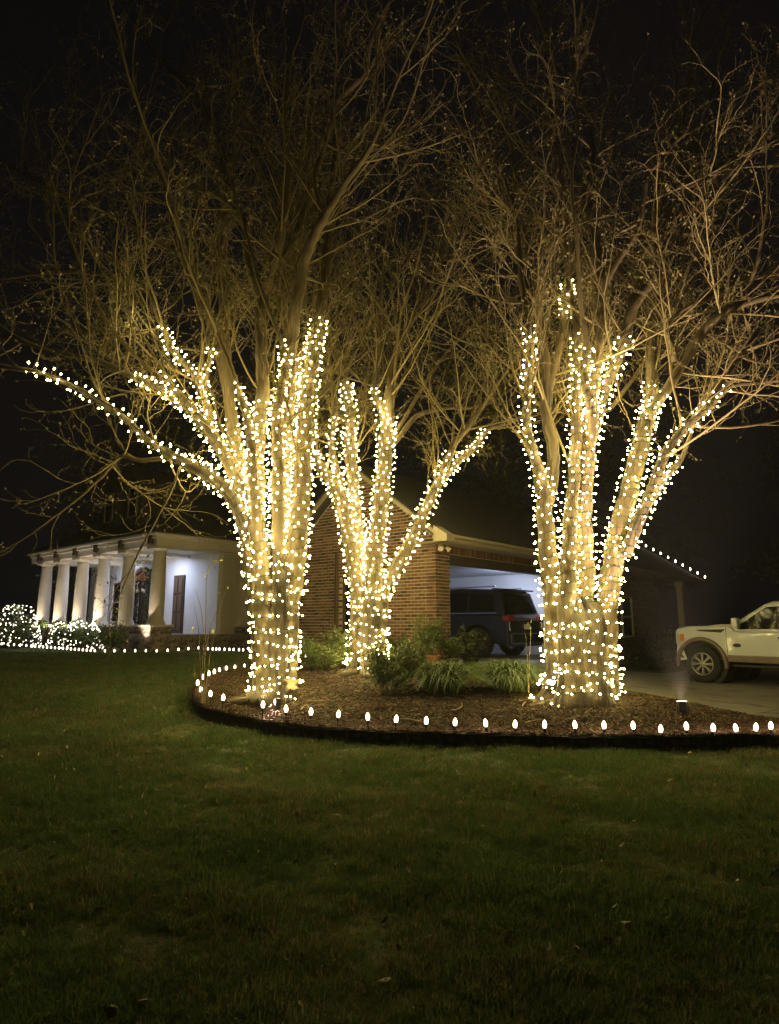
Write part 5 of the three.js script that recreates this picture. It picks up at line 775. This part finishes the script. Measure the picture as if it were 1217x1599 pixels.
{ // dark family car in the garage, tail towards the opening. x: length, nose at +x; left side at -z
  const R = 0.4, W = 2.0, L = 4.72; const wheels = [0.98, 3.72];
  const t = thing('parked_suv', 'black sport utility vehicle parked nose first in the open garage', 'car', H(4.4, 0.565, -0.16), HA + Math.PI / 2);
  const low = [[0.06, 0.3], ...arc(wheels[0], R, 0.46, Math.PI, 0, 14), ...arc(wheels[1], R, 0.46, Math.PI, 0, 14), [L - 0.1, 0.3], [L, 0.5], [L, 0.85], [L - 0.15, 1.02], [L - 1.0, 1.12], [0.12, 1.18], [0.02, 1.05], [0, 0.6]];
  part('body', body(low, W, 0.06), M.blackPaint, t);
  part('cabin', body([[0.1, 1.12], [0.3, 1.76], [0.42, 1.84], [1.6, 1.9], [2.6, 1.87], [3.1, 1.78], [3.75, 1.12]], W - 0.06, 0.06, [1.1, 0.16]), M.blackPaint, t);
  const tk = (y) => (W / 2 - 0.03) * (1 - Math.max(0, y - 1.1) * 0.16);
  for (const s of [-1, 1]) { // side glass lies in the tucked-in face
    const face = (a) => { const m = new MB(); const q = a.map(([x, y]) => V(x, y, s * (tk(y) + 0.005))); m.tri(s > 0 ? q : q.reverse()); const g = m.geo(); g.computeVertexNormals(); return g; };
    part('side_window', face([[0.42, 1.24], [0.52, 1.68], [1.25, 1.74], [1.25, 1.24]]), M.glass, t); part('side_window', face([[1.33, 1.24], [1.33, 1.745], [2.2, 1.75], [2.25, 1.24]]), M.glass, t); part('side_window', face([[2.33, 1.24], [2.3, 1.745], [2.75, 1.72], [3.35, 1.24]]), M.glass, t);
    part('roof_rail', rbx(0.5, 2.6, 1.91, 1.94, s * 0.74 - 0.02, s * 0.74 + 0.02, 0.012), M.chrome, t);
    part('belt_trim', bx(0.35, 3.4, 1.185, 1.205, s * (W / 2 - 0.02) - 0.01, s * (W / 2 - 0.02) + 0.012), M.chrome, t);
    part('sill_trim', bx(1.5, 3.2, 0.5, 0.53, s * (W / 2) - 0.005, s * (W / 2) + 0.012), M.chrome, t);
    const tl = part('tail_light', rbx(-0.02, 0.16, 0.98, 1.12, s * (W / 2 - 0.3) - 0.005 + (s < 0 ? -0.31 : 0), s * (W / 2 - 0.3) + (s > 0 ? 0.31 : 0.005), 0.02), M.redLens, t); part('chrome_strip', rbx(-0.025, 0.01, 0.72, 0.98, s * 0.93 - 0.02, s * 0.93 + 0.02, 0.008), M.chrome, tl);
    part('mirror', rbx(3.05, 3.2, 1.16, 1.36, s * 1.04 - 0.09, s * 1.04 + 0.09, 0.04), M.blackPaint, t);
    for (const x of wheels) wheel(t, x, s * (W / 2 - 0.13), R, 0.25, 6, s);
    part('door_handle', rbx(1.45, 1.65, 1.03, 1.06, s * (W / 2 + 0.015) - 0.015, s * (W / 2 + 0.015) + 0.015, 0.01), M.blackPaint, t);
  }
  { const m = new MB(); m.tri([V(0.105, 1.22, -0.8), V(0.105, 1.22, 0.8), V(0.268, 1.7, 0.72), V(0.268, 1.7, -0.72)]); const g = m.geo(); part('rear_window', g.translate(-0.012, 0, 0), M.glass, t); }
  part('spoiler', body([[0.2, 1.81], [0.16, 1.85], [0.6, 1.88], [0.6, 1.85]], 1.6, 0.01), M.blackPaint, t);
  part('rear_bumper', rbx(-0.1, 0.14, 0.36, 0.66, -0.96, 0.96, 0.06, 3), M.blackPaint, t); part('bumper_trim', bx(-0.112, -0.09, 0.5, 0.525, -0.8, 0.8), M.chrome, t);
  part('licence_plate', rbx(-0.025, -0.005, 0.76, 0.9, -0.16, 0.16, 0.005), M.plaster, t); part('tailgate_trim', rbx(-0.03, -0.004, 0.99, 1.02, -0.55, 0.55, 0.008), M.chrome, t);
}
{ // white pickup on the driveway, nose to the left. x: towards the nose
  const R = 0.43, W = 2.02, a = -38 * Math.PI / 180, fw = P(1101, 1037, 15.7), dir = V(Math.sin(a), 0, -Math.cos(a)); fw.y = elev(fw.x, fw.z) + 0.02;
  const side = V(dir.z, 0, -dir.x); if (side.dot(V(-fw.x, 0, -fw.z)) < 0) side.negate(); // the visible side
  const left = dir.clone().cross(up).negate(); const sgn = side.dot(left) > 0 ? 1 : -1; // +z local is dir x up
  const base = fw.clone().addScaledVector(side, -(W / 2 - 0.14));
  const t = thing('pickup_truck', 'white crew cab pickup truck with tan lower trim on the driveway', 'truck', base, Math.atan2(-dir.z, dir.x)), Z = V(0, 0, 1).applyEuler(t.rotation).dot(side) > 0 ? 1 : -1; void sgn;
  const wx = [0, -3.95], low = 0.56, nose = 0.62;
  const arch = (x) => arc(x, R, 0.56, Math.PI + 0.25, -0.25, 16);
  const outline = [[-5.2, low + 0.1], ...arch(wx[1]).map(([x, y]) => [x, Math.max(y, low)]), ...arch(wx[0]).map(([x, y]) => [x, Math.max(y, low)]), [nose - 0.18, low], [nose - 0.05, 0.7], [nose, 0.92], [nose - 0.01, 1.2], [nose - 0.08, 1.26], [0.3, 1.31], [-0.72, 1.33], [-0.8, 1.22], [-0.95, 1.18], [-3.2, 1.2], [-3.25, 1.2], [-5.2, 1.22], [-5.3, 1.16], [-5.3, low + 0.2]];
  part('body', body(outline, W, 0.07), M.whitePaint, t);
  part('cab', body([[-0.6, 1.17], [-0.64, 1.3], [-1.42, 1.8], [-1.6, 1.86], [-2.9, 1.86], [-3.1, 1.78], [-3.22, 1.17]], W - 0.1, 0.06, [1.18, 0.24]), M.whitePaint, t);
  part('hood_scoop', body([[0.3, 1.28], [-0.66, 1.32], [-0.66, 1.36], [-0.2, 1.345]], 1.2, 0.015), M.whitePaint, t);
  const tk = (y) => (W / 2 - 0.05) * (1 - Math.max(0, y - 1.18) * 0.24) + 0.004;
  for (const s of [-1, 1]) {
    const face = (q0) => { const m = new MB(), q = q0.map(([x, y]) => V(x, y, s * tk(y))); m.tri(s > 0 ? q.reverse() : q); return m.geo(); };
    part('side_window', face([[-0.86, 1.24], [-0.84, 1.3], [-1.46, 1.73], [-1.98, 1.76], [-1.98, 1.24]]), M.glass, t); part('side_window', face([[-2.1, 1.24], [-2.1, 1.76], [-2.85, 1.74], [-3.02, 1.24]]), M.glass, t);
    for (const x of wx) { const f = part('fender_flare', new THREE.TorusGeometry(0.575, 0.055, 10, 30, Math.PI * 1.08).rotateZ(-Math.PI * 0.04).scale(1, 1, 1.25).translate(x, R, s * (W / 2 - 0.01)), M.tanPaint, t); void f; part('wheel_well', cyl(0.56, 0.56, 0.5, 28).rotateX(Math.PI / 2).translate(x, R + 0.02, s * (W / 2 - 0.36)), M.blackPlastic, t); wheel(t, x, s * (W / 2 - 0.15), R, 0.29, 8, s); }
    part('lower_trim', merge([rbx(-3.35, -0.6, 0.5, 0.66, s * (W / 2 - 0.02) - 0.03, s * (W / 2 - 0.02) + 0.03, 0.02)]), M.tanPaint, t);
    part('running_board', rbx(-3.2, -0.75, 0.4, 0.46, s * (W / 2) - 0.11, s * (W / 2) + 0.05, 0.02), M.blackPlastic, t);
    part('door_seam', merge([bx(-0.625, -0.615, 0.67, 1.28, s * W / 2 - 0.005, s * W / 2 + 0.0015), bx(-2.045, -2.035, 0.67, 1.17, s * W / 2 - 0.005, s * W / 2 + 0.0015)]), M.blackPlastic, t);
    part('door_handle', rbx(-1.95, -1.72, 1.04, 1.08, s * (W / 2 + 0.02) - 0.02, s * (W / 2 + 0.02) + 0.02, 0.012), M.blackPlastic, t);
    const mr = part('mirror', rbx(-0.98, -0.84, 1.26, 1.5, s * 1.14 - 0.09, s * 1.14 + 0.09, 0.04), M.whitePaint, t); part('mirror_light', rbx(-0.85, -0.825, 1.3, 1.37, s * 1.16 - 0.05, s * 1.16 + 0.065, 0.01), M.orangeLens, mr); part('mirror_arm', rbx(-0.95, -0.87, 1.3, 1.35, s * 1.0 - 0.08, s * 1.0 + 0.08, 0.015), M.blackPlastic, mr);
    const v = part('fender_vent', poly([[-0.62, 1.24], [0.1, 1.22], [0.0, 1.19], [-0.5, 1.16]], 0.012).translate(0, 0, s * (W / 2) - 0.004), M.blackPlastic, t); void v;
    part('emblem', new THREE.CylinderGeometry(0.07, 0.07, 0.012, 24).rotateX(Math.PI / 2).scale(1.3, 0.62, 1).translate(-0.84, 0.88, s * (W / 2 + 0.004)), M.darkMetal, t);
    const hl = part('headlight', rbx(nose - 0.34, nose + 0.012, 0.9, 1.2, s * (W / 2 - 0.16) - 0.14, s * (W / 2 - 0.16) + 0.165, 0.03), M.clearLens, t); part('turn_signal', rbx(nose - 0.24, nose - 0.13, 0.95, 1.12, s * (W / 2) - 0.005, s * (W / 2) + 0.014, 0.01), M.orangeLens, hl);
  }
  { const m = new MB(); m.tri([V(-0.7, 1.35, -0.86), V(-0.7, 1.35, 0.86), V(-1.38, 1.785, 0.78), V(-1.38, 1.785, -0.78)]); part('windscreen', m.geo().translate(0.012, 0.012, 0), M.glass, t); }
  part('grille', merge([rbx(nose - 0.05, nose + 0.03, 0.84, 1.18, -0.66, 0.66, 0.03), ...[0.91, 1.01, 1.1].map((y) => rbx(nose + 0.0, nose + 0.05, y - 0.02, y + 0.02, -0.6, 0.6, 0.01))]), M.chrome, t);
  part('front_bumper', rbx(nose - 0.22, nose + 0.1, 0.5, 0.8, -W / 2 + 0.02, W / 2 - 0.02, 0.09, 3), M.blackPlastic, t);
}

// ------------------------------------------------------------------ dark trees beyond the house
{
  const list = [[-13, -33, 13, 4.6, 'broad dark evergreen tree behind the left end of the porch'], [-4, -33, 15, 5.5, 'tall dark evergreen tree behind the porch roof and left tree'], [4.8, -28, 14, 5.2, 'dark evergreen tree rising behind the garage roof'], [12.5, -36, 15, 5.6, 'dark evergreen tree behind the far right roof edge'], [21, -28, 13, 5.2, 'dark evergreen tree at the far right beyond the white truck']];
  list.forEach(([x, z, h, R, label], k) => {
    const t = thing('evergreen_tree', label, 'tree', V(x, elev(x, z), z)), r = rng(200 + k), m = new MB(), pts = [];
    m.tube([V(0, -.2, 0), V(.1, h * .3, 0), V(-.1, h * .6, .1), V(0, h * .92, 0)], [.32, .26, .16, .04], 10, .1, 1); part('trunk', m.geo(), M.bark, t);
    const lm = new MB();
    for (let b = 0; b < 60; b++) { const a = r() * 6.28, y0 = h * (.16 + .7 * r()), l = R * (0.5 + .6 * r()) * Math.sqrt(1 - ((y0 / h - .4) / .66) ** 2), c = V(Math.cos(a) * l, y0 + l * .25, Math.sin(a) * l); lm.tube([V(0, y0 * .95, 0), c.clone().multiplyScalar(.5).setY(y0 + l * .2), c], [.07, .045, .015], 5, 0, 1, false); const cl = 5; for (let s = 0; s < cl; s++) { const o = c.clone().multiplyScalar(.55 + .5 * r()).setY(c.y + (r() - .5) * 1.4), rr = .5 + .5 * r(); for (let i = 0; i < 44; i++) pts.push(o.clone().add(V((r() + r() - 1) * rr, (r() + r() - 1) * rr * .7, (r() + r() - 1) * rr))); } }
    part('limbs', lm.geo(), M.bark, t); t.add(leafMesh('crown', pts, M.leaf, r, 0.16, [[0.06, 0.085, 0.03], [0.09, 0.11, 0.045], [0.04, 0.06, 0.02]]));
  });
}
scene.fog = new THREE.FogExp2(0xffffff, 0.001); // thin fog added to stand in for lens bloom round the bulbs
renderer.render(scene, camera);
